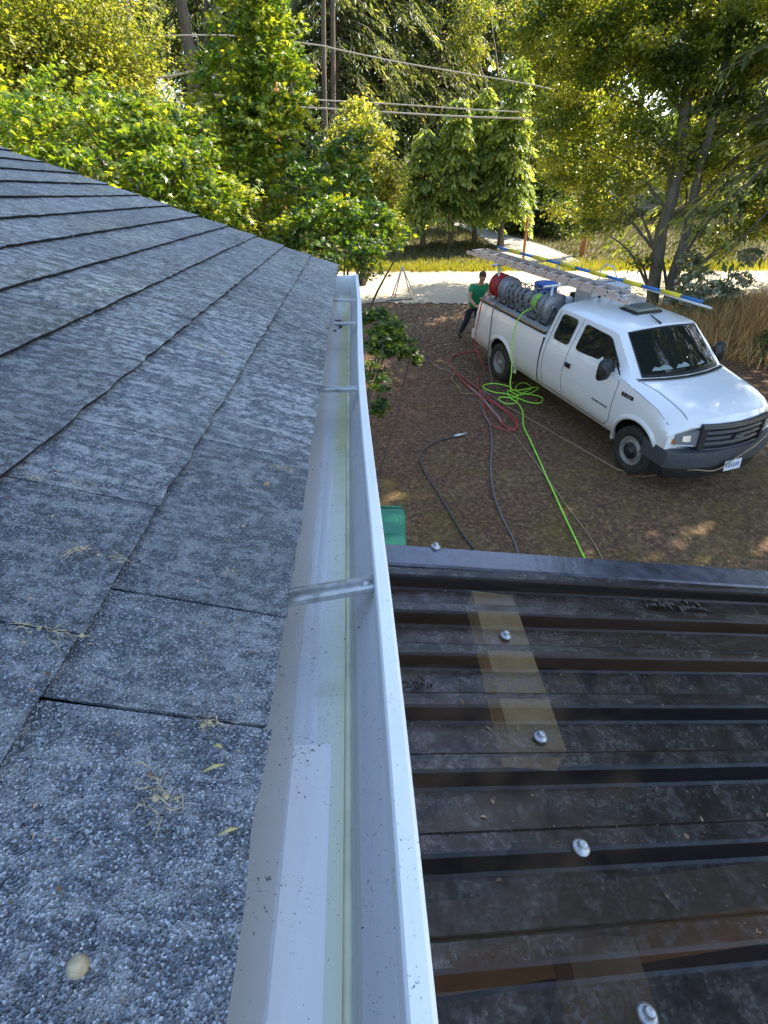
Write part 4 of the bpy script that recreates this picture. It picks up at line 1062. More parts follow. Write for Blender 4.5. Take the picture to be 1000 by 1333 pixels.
an_ = MB(); an_.tube([(-0.98, -0.06, 1.955), (-1.22, -0.075, 2.02)], [0.016, 0.008], 6); an_.tube([(-1.15, -0.07, 1.99), (-1.20, -0.07, 2.30)], [0.004, 0.002], 5); an_.build('antenna', BLACKP, truck)

# deck over the bed with timber rails
DECK = plain('deck_grey', (0.34, 0.33, 0.32), 0.6, var=0.25, scale=9, dirt=((0.17, 0.13, 0.09), 0.55)); DWOOD = plain('deck_wood', (0.34, 0.24, 0.15), 0.7, var=0.25)
dk = MB(); dk.box((-3.90, 0, RAIL + 0.028), (2.42, 1.80, 0.05)); dk.build('bed_deck', DECK, truck)
dk = MB(); dk.box((-3.90, -0.925, RAIL + 0.022), (2.44, 0.045, 0.04)); dk.build('deck_rail', BLACKP, truck)
dk = MB(); dk.box((-3.90, -0.93, RAIL + 0.052), (2.44, 0.07, 0.018)); dk.build('deck_rail', DWOOD, truck)
DZ = RAIL + 0.054
# ladder rack
rk = MB()
for x in (-4.95, -3.05):
    for y in (-0.66, 0.80): rk.tube([(x, y, DZ), (x, y, 2.10)], 0.028, 8)
    rk.tube([(x, -0.85, 2.10), (x, 0.95, 2.10)], 0.026, 8)
rk.tube([(-5.0, 0.80, 2.05), (-0.9, 0.80, 2.12)], 0.022, 8)
rk.build('ladder_rack', CHROME, truck)

def Tw(x, y, z): return TM @ Vector((x, y, z))
def on_truck(name, label, cat, group=None, x=0, y=0, z=0, rz=0):
    return thing(name, (0, 0, 0), label, cat, group, TM @ Matrix.Translation((x, y, z)) @ Matrix.Rotation(rz, 4, 'Z'))
# hose reels along the near edge
RG = 'hose reels on the truck bed'
REELM = plain('reel_steel', (0.30, 0.305, 0.31), 0.45, 0.4, 0.25); REDM = plain('reel_red', (0.42, 0.03, 0.03), 0.4)
def reel(x, y, label, flange, hose, rad=0.225, wdt=0.22, fill=0.72, rz=0.0, dish=False):
    t = on_truck('hose_reel', label, 'hose reel', RG, x, y, DZ, rz); zc = rad + 0.05
    for sg in (-1, 1):
        m = MB(); px = sg * wdt / 2
        m.lathe([(rad - 0.008, -0.008), (rad + 0.006, -0.008), (rad + 0.006, 0.008), (rad - 0.008, 0.008)], (px, 0, zc), (1, 0, 0), 32, True, True)
        m.lathe([(rad * 0.60, -0.003), (rad * 0.93, -0.003), (rad * 0.93, 0.003), (rad * 0.60, 0.003)] if False else [(0.05, -0.002), (rad * 0.62, -0.002), (rad * 0.62, 0.002), (0.05, 0.002)], (px, 0, zc), (1, 0, 0), 28)
        if dish: m.lathe([(0.05, -0.003), (rad - 0.006, -0.003), (rad - 0.006, 0.003), (0.05, 0.003)], (px, 0, zc), (1, 0, 0), 32)
        for k in range(8):
            a = math.pi * k / 4 + 0.2; m.tube([(px, 0.03 * math.cos(a), zc + 0.03 * math.sin(a)), (px, rad * math.cos(a), zc + rad * math.sin(a))], 0.008, 5)
        m.lathe([(rad * 0.60, -0.005), (rad * 0.60 + 0.012, -0.005), (rad * 0.60 + 0.012, 0.005), (rad * 0.60, 0.005)], (px, 0, zc), (1, 0, 0), 28, True, True)
        m.lathe([(0.0, -0.012), (0.055, -0.012), (0.055, 0.012), (0.0, 0.012)], (px, 0, zc), (1, 0, 0), 18)
        m.build('flange', flange, t)
    d = MB(); nl = max(3, int(wdt / 0.026)); prof = []
    for k in range(nl):
        x0 = -wdt / 2 + 0.012 + (wdt - 0.024) * k / nl; w_ = (wdt - 0.024) / nl; rr = rad * fill + random.uniform(-.006, .006)
        prof += [(rr - 0.010, x0), (rr, x0 + w_ * 0.25), (rr, x0 + w_ * 0.75), (rr - 0.010, x0 + w_)]
    d.lathe(prof, (0, 0, zc), (1, 0, 0), 32); d.build('wound_hose', hose, t)
    f = MB()
    for sg in (-1, 1):
        px = sg * (wdt / 2 + 0.03)
        f.tube([(px, -0.14, 0.01), (px, 0, zc), (px, 0.14, 0.01)], 0.012, 6, smooth=False)
    f.tube([(-wdt / 2 - 0.03, 0, zc), (wdt / 2 + 0.05, 0, zc)], 0.014, 8)
    for sy in (-1, 1): f.box((0, sy * 0.14, 0.012), (wdt + 0.09, 0.035, 0.02))
    f.build('frame', BLACKP if flange is not REDM else REELM, t)
    return t
H_RED = plain('red_hose', (0.42, 0.05, 0.05), 0.45); H_GREEN = plain('lime_hose', (0.36, 0.78, 0.06), 0.4, var=0.08)
H_GREY = plain('grey_hose', (0.13, 0.125, 0.13), 0.5); H_BLK = plain('black_hose', (0.055, 0.05, 0.055), 0.45); H_TAN = plain('tan_cord', (0.30, 0.22, 0.12), 0.6); H_WHITE = plain('white_hose', (0.62, 0.64, 0.62), 0.5)
reel(-4.88, -0.62, 'red hose reel nearest the tailgate of the pickup', REDM, H_RED, 0.235, 0.17, 0.8, 0.10, True)
reel(-4.55, -0.60, 'grey hose reel right beside the red reel on the truck bed', REELM, H_GREY, 0.235, 0.13, 0.62, 0.0, True)
reel(-4.22, -0.60, 'open grey wire hose reel third from the tailgate', REELM, H_GREY, 0.22, 0.15, 0.42)
reel(-3.86, -0.60, 'dark grey hose reel between the open wire reel and the lime hose reel', REELM, H_BLK, 0.235, 0.16, 0.5, 0.0)
reel(-3.45, -0.60, 'grey reel wound with lime green hose', REELM, H_GREEN, 0.235, 0.20, 0.62)
reel(-3.06, -0.60, 'dark empty hose reel against the back of the pickup cab', REELM, H_BLK, 0.245, 0.15, 0.5, 0.0, True)
reel(-2.15 - 1.2, 0.62, 'reel of light green hose on the far side of the truck bed under the ladder', CHROME, H_GREEN, 0.22, 0.22, 0.7, 1.2)
# blue barrel
bl = on_truck('barrel', 'blue plastic barrel standing on the truck bed behind the reels', 'barrel', None, -4.30, 0.10, DZ)
BLUE = plain('blue_plastic', (0.012, 0.10, 0.42), 0.35)
m = MB(); m.lathe([(0.0, 0.0), (0.20, 0.0), (0.225, 0.03), (0.23, 0.12), (0.24, 0.15), (0.23, 0.18), (0.23, 0.30), (0.24, 0.33), (0.235, 0.36), (0.21, 0.385)], (0, 0, 0), (0, 0, 1), 32); m.build('body', BLUE, bl)
m = MB(); m.lathe([(0.0, 0.375), (0.20, 0.375), (0.215, 0.40), (0.24, 0.40), (0.245, 0.38), (0.235, 0.372)], (0, 0, 0), (0, 0, 1), 32); m.build('lid', BLUE, bl)
# white equipment boxes behind the cab
TANKW = plain('white_polythene', (0.62, 0.64, 0.66), 0.45, var=0.1)
eb = on_truck('equipment_box', 'white equipment box with dark straps directly behind the pickup cab roof', 'equipment box', None, -2.98, 0.42, DZ)
m = MB(); m.box((0, 0, 0.31), (0.52, 0.86, 0.62)); bo = m.build('body', TANKW, eb); bo.modifiers.new('b', 'BEVEL').width = 0.03
m = MB(); m.box((0, 0, 0.635), (0.55, 0.89, 0.03)); lo = m.build('lid', TANKW, eb)
m = MB()
for y in (-0.28, 0.0, 0.28): m.box((0.267, y, 0.50), (0.012, 0.05, 0.20))
m.build('strap', BLACKP, eb)
pt = on_truck('pump', 'small white pump with black hose between blue barrel and pickup cab', 'pump', None, -3.42, 0.02, DZ)
m = MB(); m.lathe([(0, 0), (0.09, 0), (0.10, 0.05), (0.10, 0.30), (0.07, 0.34), (0, 0.35)], (0, 0, 0), (0, 0, 1), 20); m.build('body', TANKW, pt)
m = MB(); m.box((0.02, 0.20, 0.22), (0.30, 0.16, 0.34)); m.build('motor', BLACKP, pt)
m = MB(); m.tube([(0, -0.05, 0.30), (0.05, -0.18, 0.40), (0.10, -0.20, 0.20), (0.0, -0.22, 0.02)], 0.018, 8); m.build('hose', H_BLK, pt)
# grey ribbed vent on the cab roof
vb = on_truck('roof_box', 'flat grey ribbed box lying on the pickup cab roof', 'roof box', None, -1.62, 0.10, 1.972)
m = MB(); m.box((0, 0, 0.012), (0.40, 0.52, 0.03)); m.build('base', BLACKP, vb)
m = MB(); m.box((0, 0, 0.045), (0.34, 0.46, 0.045)); bo = m.build('lid', plain('grey_green_plastic', (0.22, 0.24, 0.20), 0.5), vb); bo.modifiers.new('b', 'BEVEL').width = 0.012
m = MB()
for k in range(6): m.box((-0.13 + k * 0.052, 0, 0.0715), (0.016, 0.40, 0.008))
m.build('ribs', plain('grey_green_rib', (0.12, 0.13, 0.115), 0.5), vb)
# extension ladder on the rack
LA, LB = Vector((-6.05, -0.86, 2.17)), Vector((-1.45, -0.34, 2.17))
ld = on_truck('extension_ladder', 'long aluminium extension ladder lying on the truck rack, reaching past the tailgate', 'ladder', None, 0, 0, 0)
dv_ = (LB - LA).normalized(); pv = Vector((-dv_.y, dv_.x, 0)); Lh = (LB - LA).length
LADM = plain('ladder_aluminium', (0.60, 0.55, 0.52), 0.4, 0.35, 0.12)
for k, (off, zz) in enumerate(((0, 0), (0.36, 0), (0.03, 0.055), (0.33, 0.055))):
    a = LA + pv * off + Vector((0, 0, zz)) + dv_ * (0.25 if k > 1 else 0); b_ = LB + pv * off + Vector((0, 0, zz)) - dv_ * (0.3 if k > 1 else 0)
    m = MB(); e = []
    for z_ in (-0.030, 0.030):
        e += [a + Vector((0, 0, z_)) - pv * 0.012, b_ + Vector((0, 0, z_)) - pv * 0.012, b_ + Vector((0, 0, z_)) + pv * 0.012, a + Vector((0, 0, z_)) + pv * 0.012]
    m.hexa(e); m.build('rail', LADM, ld)
nr = int(Lh / 0.305)
for k in range(nr):
    for lv, o0, o1 in ((0.0, -0.012, 0.372), (0.055, 0.018, 0.342)):
        c = LA + dv_ * (0.16 + k * 0.305) + Vector((0, 0, lv)); m = MB(); m.tube([c + pv * o0, c + pv * o1], 0.015, 8); m.build('rung', LADM, ld)
m = MB()
for k in range(nr):
    c = LA + dv_ * (0.16 + k * 0.305) - pv * 0.014; m.lathe([(0.0, 0.004), (0.013, 0.003), (0.015, 0.0)], c, tuple(-pv), 8); m.lathe([(0.0, 0.004), (0.013, 0.003), (0.015, 0.0)], c + pv * 0.030 + Vector((0, 0, 0.055)), tuple(-pv), 8)
m.build('rung_caps', BLACKP, ld, kind='stuff')
# striped pole on top
pa, pb = Vector((-5.35, -0.52, 2.36)), Vector((-0.72, 0.36, 2.30))
sp = on_truck('striped_pole', 'long extension pole banded in blue and yellow lying over the ladder', 'pole', None, 0, 0, 0)
YEL = plain('yellow_band', (0.72, 0.58, 0.03), 0.4); BLU = plain('blue_band', (0.03, 0.16, 0.42), 0.4)
kk = 13
for i in range(kk):
    m = MB(); a, b_ = pa.lerp(pb, i / kk + 0.001), pa.lerp(pb, (i + 1) / kk - 0.001)
    yl = i % 2 == 1; m.tube([a, b_], 0.034 if yl else 0.024, 10)
    m.build('yellow_band' if yl else 'blue_band', YEL if yl else BLU, sp)
# hoop guards over the load
hp = on_truck('wire_hoop', 'curved white wire hoop standing behind the ladder on the truck bed', 'hoop', None, -2.75, 0.2, DZ + 0.65)
m = MB(); m.tube([(-0.15, 0, 0), (-0.15, 0, 0.25), (-0.05, 0.02, 0.38), (0.10, 0.05, 0.36), (0.2, 0.08, 0.2), (0.22, 0.1, 0.0)], 0.012, 7); m.build('wire', TANKW, hp)

# ------------------------------------------------------------------ hoses on the yard
def catmull(P, n=8):
    P = [Vector(p) for p in P]; P = [P[0] * 2 - P[1]] + P + [P[-1] * 2 - P[-2]]; out = []
    for i in range(1, len(P) - 2):
        for k in range(n):
            t = k / n; out.append(0.5 * ((2 * P[i]) + (P[i + 1] - P[i - 1]) * t + (2 * P[i - 1] - 5 * P[i] + 4 * P[i + 1] - P[i + 2]) * t * t + (3 * P[i] - P[i - 1] - 3 * P[i + 1] + P[i + 2]) * t ** 3))
    out.append(P[-2]); return out
def cz(pts, ox=540, oy=440, s=3.846): return [(ox + a / s, oy + b / s) for a, b in pts]
def ground_line(uv, h): return [Vector(gp(u, v, h)) for u, v in uv]
def hose(name, uv, r_, mat, label, cat='hose', drop=None, h=0.0, extra=None):
    G = ground_line(uv, r_ + 0.014 + h)
    pts = ([Vector(p) for p in drop] if drop else []) + G + (extra or [])
    m = MB(); m.tube(catmull(pts), r_, 8); return tag(m.build(name, mat), label, cat)
def drape(x, y0, z0, end):     # from a reel over the bed rail and down
    return [Tw(x, y0, z0), Tw(x, -0.86, z0 - 0.06), Tw(x, -1.0, RAIL + 0.03), Tw(x, -1.045, 1.15), Tw(x, -1.06, 0.6), end]
hose('hose', cz([(350, 160), (320, 195), (316, 240), (338, 300), (355, 390), (395, 440), (475, 462), (512, 445), (500, 400), (440, 350), (360, 290), (300, 240), (220, 180), (176, 125), (192, 90), (262, 70), (335, 68)]), 0.013, H_RED,
     'red hose hanging from the red reel and looping over the dirt by the rear wheel', drop=[Tw(-4.9, -0.8, 1.55), Tw(-4.92, -0.98, 1.45), Tw(-4.93, -1.04, 1.1), Tw(-4.95, -1.06, 0.5)])
hose('hose', cz([(350, 300), (395, 325), (450, 365), (500, 420), (505, 455), (470, 450), (430, 420), (380, 360), (330, 300), (250, 225), (200, 170)]), 0.012, H_RED, 'second red hose strand beneath the red hose loop', h=0.004)
hose('hose', cz([(612, 245), (590, 270), (520, 285), (480, 262), (478, 245), (400, 228), (348, 236), (348, 252), (400, 272), (470, 282), (560, 318), (620, 326), (642, 308), (620, 290), (540, 276), (505, 262), (515, 235), (545, 224), (578, 238), (580, 256), (530, 280), (500, 298), (430, 296), (425, 312), (452, 327), (505, 325), (512, 290), (480, 268), (465, 265), (478, 300), (515, 325), (540, 370), (545, 440), (575, 505), (600, 560), (630, 625), (660, 695), (700, 780), (740, 870), (790, 975), (838, 1077), (900, 1200)]), 0.0125, H_GREEN,
     'thick lime green hose in a loose knot beside the truck', drop=[Tw(-3.45, -0.76, 1.62), Tw(-3.47, -0.97, 1.50), Tw(-3.50, -1.06, 1.1), Tw(-3.35, -1.08, 0.5), Tw(-3.2, -1.10, 0.12)])
hose('hose', cz([(385, 215), (348, 285), (334, 335), (350, 390), (378, 440), (386, 540), (380, 640), (392, 760), (430, 880), (490, 1000), (515, 1077), (530, 1200)]), 0.013, H_GREY,
     'dark grey hose hanging over the truck bed and running down to the patio roof', drop=[Tw(-4.45, -0.8, 1.58), Tw(-4.42, -0.98, 1.45), Tw(-4.4, -1.04, 1.15), Tw(-4.3, -1.07, 0.4)])
hose('hose', cz([(250, 481), (205, 489), (150, 503), (110, 516), (65, 542), (35, 575), (30, 620), (60, 690), (120, 780), (180, 880), (240, 980), (300, 1060), (340, 1140)]), 0.015, H_BLK,
     'short black hose with a pale metal tip curving left of the other hoses', extra=None)
m = MB(); a, b_ = gp(*cz([(195, 491)])[0], .03), gp(*cz([(255, 478)])[0], .035); m.tube([a, b_], 0.021, 8); tag(m.build('hose_nozzle', CHROME), 'pale metal nozzle at the end of the black hose', 'nozzle')
hose('garden_cord', cz([(345, 262), (400, 300), (470, 345), (600, 420), (720, 490), (800, 535), (900, 590), (1000, 650)]) + [(808, 612), (835, 620)], 0.009, H_TAN,
     'thin tan cord running from the red hose under the front of the pickup', 'cord', extra=[Tw(0.80, -0.62, 0.42), Tw(0.96, -0.30, 0.44), Tw(0.98, 0.0, 0.60), Tw(0.98, 0.35, 0.80), Tw(0.86, 0.70, 1.0)])
hose('garden_cord', cz([(495, 480), (540, 540), (590, 600), (640, 670), (720, 780), (760, 840), (830, 930), (880, 1000), (925, 1077), (960, 1150)]), 0.008, H_TAN, 'thin brown cord beside the lower end of the lime green hose', 'cord')
hose('garden_cord', cz([(180, 170), (140, 155), (98, 135), (100, 115), (150, 120), (200, 165), (185, 200), (220, 245), (235, 275), (330, 276)]), 0.007, plain('straw_cord', (0.32, 0.27, 0.10), 0.6), 'tangled straw coloured wire left of the red hose loops', 'cord')
hose('garden_cord', cz([(190, 175), (260, 195), (310, 185), (240, 155), (180, 150)]), 0.006, H_TAN, 'small tan wire loop lying inside the red hose loops', 'cord')
hose('garden_cord', cz([(250, 225), (330, 290), (380, 350), (420, 395), (438, 432)]), 0.006, H_WHITE, 'thin white cord ending inside the big red hose loop', 'cord')

# ------------------------------------------------------------------ green bin beside the patio
bn = thing('wheeled_bin', gp(505, 700), 'green plastic bin with moulded lid just beyond the patio roof edge', 'bin')
GB = plain('green_plastic', (0.02, 0.20, 0.115), 0.4, var=0.15)
def build_bin():
    zt = 1.0; 
    def q(u, v): return hit(u, v, np.array([0, 0, gz(0, 5) + zt]), np.array([0, 0, 1.0]))
    a = q(531, 709); b_ = q(527, 660); y0, y1 = a[1], b_[1]; x1 = (a[0] + b_[0]) / 2; x0 = x1 - 0.46; z = gz(0, 5) + zt; zb = gz(0, y0)
    yb = y0 - 0.22
    m = MB(); 
    m.hexa([(x0 + .06, yb + .06, zb + .02), (x1 - .06, yb + .06, zb + .02), (x1 - .06, y1 - .08, zb + .02), (x0 + .06, y1 - .08, zb + .02),
            (x0 + .01, yb + .01, z - .04), (x1 - .01, yb + .01, z - .04), (x1 - .01, y1 - .02, z - .04), (x0 + .01, y1 - .02, z - .04)]); o = m.build('body', GB, bn); o.modifiers.new('b', 'BEVEL').width = 0.03
    m = MB(); m.hexa([(x0, yb, z - .04), (x1, yb, z - .04), (x1, y1, z - .04), (x0, y1, z - .04), (x0 + .03, yb + .03, z), (x1 - .03, yb + .03, z), (x1 - .03, y1 - .03, z), (x0 + .03, y1 - .03, z)])
    lid = m.build('lid', GB, bn); bv = lid.modifiers.new('b', 'BEVEL'); bv.width = 0.012; bv.segments = 3
    m = MB(); cx, cy = (x0 + x1) / 2 + .02, (y0 + y1) / 2 - .02
    m.hexa([(cx - .13, cy - .17, z), (cx + .13, cy - .17, z), (cx + .13, cy + .17, z), (cx - .13, cy + .17, z), (cx - .11, cy - .15, z + .022), (cx + .11, cy - .15, z + .022), (cx + .11, cy + .15, z + .022), (cx - .11, cy + .15, z + .022)])
    r_ = m.build('raised_panel', GB, lid); bv = r_.modifiers.new('b', 'BEVEL'); bv.width = 0.01; bv.segments = 2
    m = MB(); m.tube([(x0 + .03, y1 + .03, z - .02), (x1 - .03, y1 + .03, z - .02)], 0.016, 8); m.build('handle', GB, bn)
    for xx in (x0 + .02, x1 - .02):
        m = MB(); m.lathe([(0, -.03), (.11, -.03), (.12, 0), (.11, .03), (0, .03)], (xx, y1 - .02, zb + .12), (1, 0, 0), 20); m.build('wheel', BLACKP, bn)
build_bin()

# ------------------------------------------------------------------ A-frame stand, stakes, pole, wires
af = thing('a_frame_stand', gp(522, 391), 'thin white A-frame stand at the edge of the road', 'stand')
def build_af():
    WHT = plain('white_tube', (0.55, 0.50, 0.45), 0.5)
    p = [np.array(gp(u, v)) for u, v in ((508, 393), (536, 391))]; mid = (p[0] + p[1]) / 2; H = 0.98
    top = mid + np.array([0.03, 0.12, H])
    for q in (p[0], p[1], p[0] + [0.15, 0.55, 0.03], p[1] + [0.1, 0.55, 0.03]):
        m = MB(); m.tube([q, top], 0.02, 8); m.build('leg', WHT, af)
    m = MB(); a = p[0] + [-0.12, -0.02, 0.03]; b_ = p[1] + [0.02, -0.02, 0.03]; m.tube([a, b_], 0.03, 8); m.build('foot_bar', plain('dark_bar', (0.10, 0.09, 0.10), 0.6), af)
build_af()
ORW = plain('orange_stake', (0.42, 0.17, 0.06), 0.7, var=0.2)
def stake(u0, v0, u1, v1, r_, lab, cat='stake', mat=ORW, name='wooden_stake'):
    b_ = np.array(gp(u0, v0)); t = at_y(u1, v1, b_[1]); m = MB(); m.box(((b_ + t) / 2), (r_, r_, t[2] - b_[2] + .05)); 
    lean = (t[0] - b_[0]); 
    for i, q in enumerate(m.v): m.v[i] = (q[0] + lean * ((q[2] - b_[2]) / (t[2] - b_[2]) - 0.5), q[1], q[2])
    o = m.build(name, mat); bv = o.modifiers.new('b', 'BEVEL'); bv.width = r_ * .15; return tag(o, lab, cat)
stake(681, 338, 687, 284, 0.09, 'tall thin orange wooden stake beside the gravel driveway')
stake(757, 333, 763, 300, 0.20, 'short thick reddish post at the right edge of the driveway clearing', 'post', name='wooden_post')
PY = 24.0
def build_pole():
    b_ = at_y(366, 236, PY); t = at_y(358, 105, PY); zb = gz(b_[0], PY)
    ut = thing('utility_pole', (b_[0], PY, zb), 'orange-brown wooden utility pole standing behind the left maple trees', 'utility pole')
    d = (t - b_); q0 = b_ + d * ((zb - b_[2]) / d[2]); m = MB(); m.tube([q0, t], [0.17, 0.13], 12); m.build('shaft', plain('treated_pole', (0.40, 0.15, 0.055), 0.8, var=0.35, scale=5, bmp=0.3), ut)
    m = MB(); m.box(t - np.array([0, 0, 0.35]), (1.6, 0.1, 0.12)); m.build('crossarm', plain('grey_timber', (0.2, 0.17, 0.14), 0.8), ut)
build_pole()
WIRE = plain('wire_sheath', (0.42, 0.39, 0.34), 0.4)
for k, (pts, r_, lab) in enumerate([
    ([(-30, 54), (45, 50.5), (160, 48.5), (295, 46), (409, 58), (440, 64.5), (520, 81), (620, 98), (700, 112), (760, 128)], 0.022, 'uppermost of the overhead wires crossing the whole clearing'),
    ([(-20, 100), (15, 102), (75, 105), (120, 105), (175, 104), (215, 100), (250, 93), (300, 80)], 0.034, 'thick pale cable sagging and rising behind the upper left maple'),
    ([(60, 112), (150, 116), (236, 121), (330, 126), (412, 130), (520, 136), (640, 144), (725, 147), (820, 149)], 0.022, 'upper of the two close overhead wires in front of the young cedars'),
    ([(130, 128), (236, 134), (330, 137), (412, 140.5), (520, 147), (610, 152), (700, 155), (760, 157)], 0.028, 'lower of the two close overhead wires in front of the young cedars'),
    ([(268, 161), (300, 151), (326, 136), (356, 112)], 0.028, 'short guy cable rising to the orange-brown utility pole')]):
    m = MB(); m.tube(catmull([at_y(u, v, PY - 0.25) for u, v in pts], 5), r_, 6); tag(m.build('overhead_wire', WIRE), lab, 'wire')

# ------------------------------------------------------------------ trees
def conifer_mesh(H, base, rad, nb, seed, spray=(0.55, 0.16), dens=16, droop=0.5):
    r = np.random.default_rng(seed); P = []; D = []; NN = []; SZ = []; T = []; br = MB()
    for i in range(nb):
        f = (i + r.random()) / nb; z = base + (H - base) * f; L = rad * (1 - f) ** 0.75 * r.uniform(0.65, 1.12) + 0.25
        a = r.uniform(0, 2 * math.pi); d = np.array([math.cos(a), math.sin(a), 0]); rise = r.uniform(-0.25, 0.25)
        ns = max(4, int(dens * L)); u = np.sort(r.uniform(0.12, 1.0, ns)); 
        cp = np.array([0, 0, z])[None] + d[None] * (u * L)[:, None]; cp[:, 2] += L * (rise * u - droop * u ** 2)
        lat = np.array([-d[1], d[0], 0]); off = r.normal(0, 0.16 + 0.10 * L * 0.4, ns) * (1 - 0.4 * u)
        cp += lat[None] * off[:, None]; cp[:, 2] -= np.abs(off) * 0.35
        dd = d[None] * 0.5 + lat[None] * (np.sign(off) * r.uniform(0.1, 0.9, ns))[:, None]; dd[:, 2] -= r.uniform(0.15, 1.0, ns)
        P.append(cp); D.append(dd); n_ = r.normal(0, 0.5, (ns, 3)); n_[:, 2] += 1; NN.append(n_)
        s = spray[0] * r.uniform(0.5, 1.25, ns); SZ.append(np.stack([s, spray[1] / spray[0] * s * r.uniform(0.8, 1.8, ns), s * .5], 1))
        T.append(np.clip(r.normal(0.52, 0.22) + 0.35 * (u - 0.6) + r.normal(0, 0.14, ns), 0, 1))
        if L > 1.0: br.tube([(0, 0, z), tuple(np.array([0, 0, z]) + d * L * .5 + [0, 0, L * (rise * .5 - droop * .25)]), tuple(np.array([0, 0, z]) + d * L * .95 + [0, 0, L * (rise - droop) * .9])], [0.03 + 0.012 * L, 0.02 + .006 * L, 0.008], 4, False)
    return np.concatenate(P), np.concatenate(D), np.concatenate(NN), np.concatenate(SZ), np.concatenate(T), br
def conifer(name, label, group, loc, H, base, rad, nb, seed, mat=None, tr=0.28, **kw):
    t = thing(name, loc, label, 'tree', group); P, D, NN, SZ, T, br = conifer_mesh(H, base, rad, nb, seed, **kw)
    off = np.array(loc)
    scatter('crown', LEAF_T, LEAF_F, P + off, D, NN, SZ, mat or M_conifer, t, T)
    r = random.Random(seed); m = MB()
    m.tube([(off[0] + r.gauss(0, .03), off[1], off[2] + H * k / 8 - (0.2 if k == 0 else 0)) for k in range(9)], [tr * (1 - 0.93 * k / 8) + (0.1 if k == 0 else 0) for k in range(9)], 10)
    tk_ = m.build('trunk', B_fir, t)
    b2 = MB(); b2.v = [tuple(np.array(v) + off) for v in br.v]; b2.f = br.f; b2.sm = br.sm; b2.build('limbs', B_fir, t)
    return t
def place_tree(src, loc, s, rz, label, sx=1.0):
    c = copy_tree(src); off = ROOT[src.name]; ROOT[c.name] = off
    c.location = loc; c.rotation_euler = (0, 0, rz); c.scale = (s * sx, s * sx, s); c['label'] = label; return c
FG = 'tall firs of the forest beyond the road'
def far_at(u, Y): x = at_y(u, 300, Y)[0]; return (x, Y, gz(x, Y))
f_a = conifer('fir_tree', 'tall fir with drooping lower branches beside the close pair of thin trunks', FG, far_at(445, 37), 24, 3.0, 4.2, 340, 1, dens=30, spray=(0.36, 0.10))
f_b = conifer('fir_tree', 'dense dark fir standing behind the young cedars at the centre of the forest', FG, far_at(560, 44), 25, 4.0, 4.6, 360, 2, dens=30, spray=(0.36, 0.10))
f_c = conifer('fir_tree', 'bare-stemmed tall fir with high crown just left of the two leaning trunks', FG, far_at(110, 40), 25, 7.0, 4.4, 300, 3, dens=30, spray=(0.36, 0.10))
spots = [(60, 34, 0.9, 0), (150, 44, 1.0, 1), (215, 50, 1.1, 2), (300, 46, 1.0, 0), (360, 38, 0.85, 1), (400, 50, 1.1, 2), (500, 40, 0.85, 2), (520, 54, 1.15, 1), (610, 50, 1.1, 0), (650, 57, 1.2, 2), (735, 52, 1.1, 0),
         (700, 62, 1.2, 1), (800, 46, 1.0, 2), (860, 55, 1.1, 0), (930, 48, 1.0, 1), (1000, 42, 0.95, 0), (1080, 50, 1.1, 2), (-30, 42, 1.0, 2), (-110, 46, 1.1, 0), (10, 52, 1.2, 1), (270, 60, 1.2, 2), (460, 62, 1.2, 0), (580, 66, 1.25, 1), (90, 60, 1.2, 0), (180, 66, 1.25, 1), (340, 66, 1.3, 0), (760, 66, 1.25, 2), (900, 66, 1.25, 1)]
for i, (u, Y_, s, k) in enumerate(spots):
    rowd = 'front row' if Y_ < 42 else 'second row' if Y_ < 49 else 'third row' if Y_ < 56 else 'farthest row'
    nb_ = 'off the left edge' if u < 0 else 'above the broad left maple' if u < 130 else 'behind the leaning pair of trunks' if u < 250 else 'behind the tall slender maple' if u < 380 else 'behind the close pair of thin trunks' if u < 480 else 'behind the shorter young cedars' if u < 600 else 'behind the tallest young cedar' if u < 690 else 'beyond the driveway' if u < 780 else 'behind the curving alder' if u < 920 else 'at the right edge'
    place_tree((f_a, f_b, f_c)[k], far_at(u, Y_), s, random.uniform(0, 6.28), 'forest fir in the %s %s' % (rowd, nb_))
# bare straight stems that show between the crowns
def stem(pts, Y_, r0, r1, lab, mat=B_fir, name='bare_trunk', cat='tree trunk', extend=True):
    P = [at_y(u, v, Y_) for u, v in pts]
    if extend:
        b_ = P[0]; d = P[1] - P[0]; d = d / abs(d[2]); P = [np.array([b_[0] - d[0] * (b_[2] - gz(0, Y_)) * .6, Y_, gz(0, Y_) - 0.1])] + P
    m = MB(); n = len(P); m.tube(catmull(P, 4), list(np.linspace(r0, r1, (n - 1) * 4 + 1)), 10); o = m.build(name, mat); return tag(o, lab, cat)
stem([(188, 110), (176, 70), (160, 0), (150, -60)], 31, 0.30, 0.24, 'thick leaning grey-brown trunk at upper left, left one of the leaning pair')
stem([(250, 100), (246, 60), (236, 0), (228, -60)], 33, 0.29, 0.22, 'leaning grey-brown trunk at upper left, right one of the leaning pair')
stem([(424, 175), (422, 100), (421, 0), (420, -50)], 33, 0.13, 0.10, 'thin straight trunk in the centre, left one of the close pair')
stem([(434, 175), (434, 100), (433, 0), (432, -50)], 34, 0.14, 0.10, 'thin straight reddish trunk in the centre, right one of the close pair')
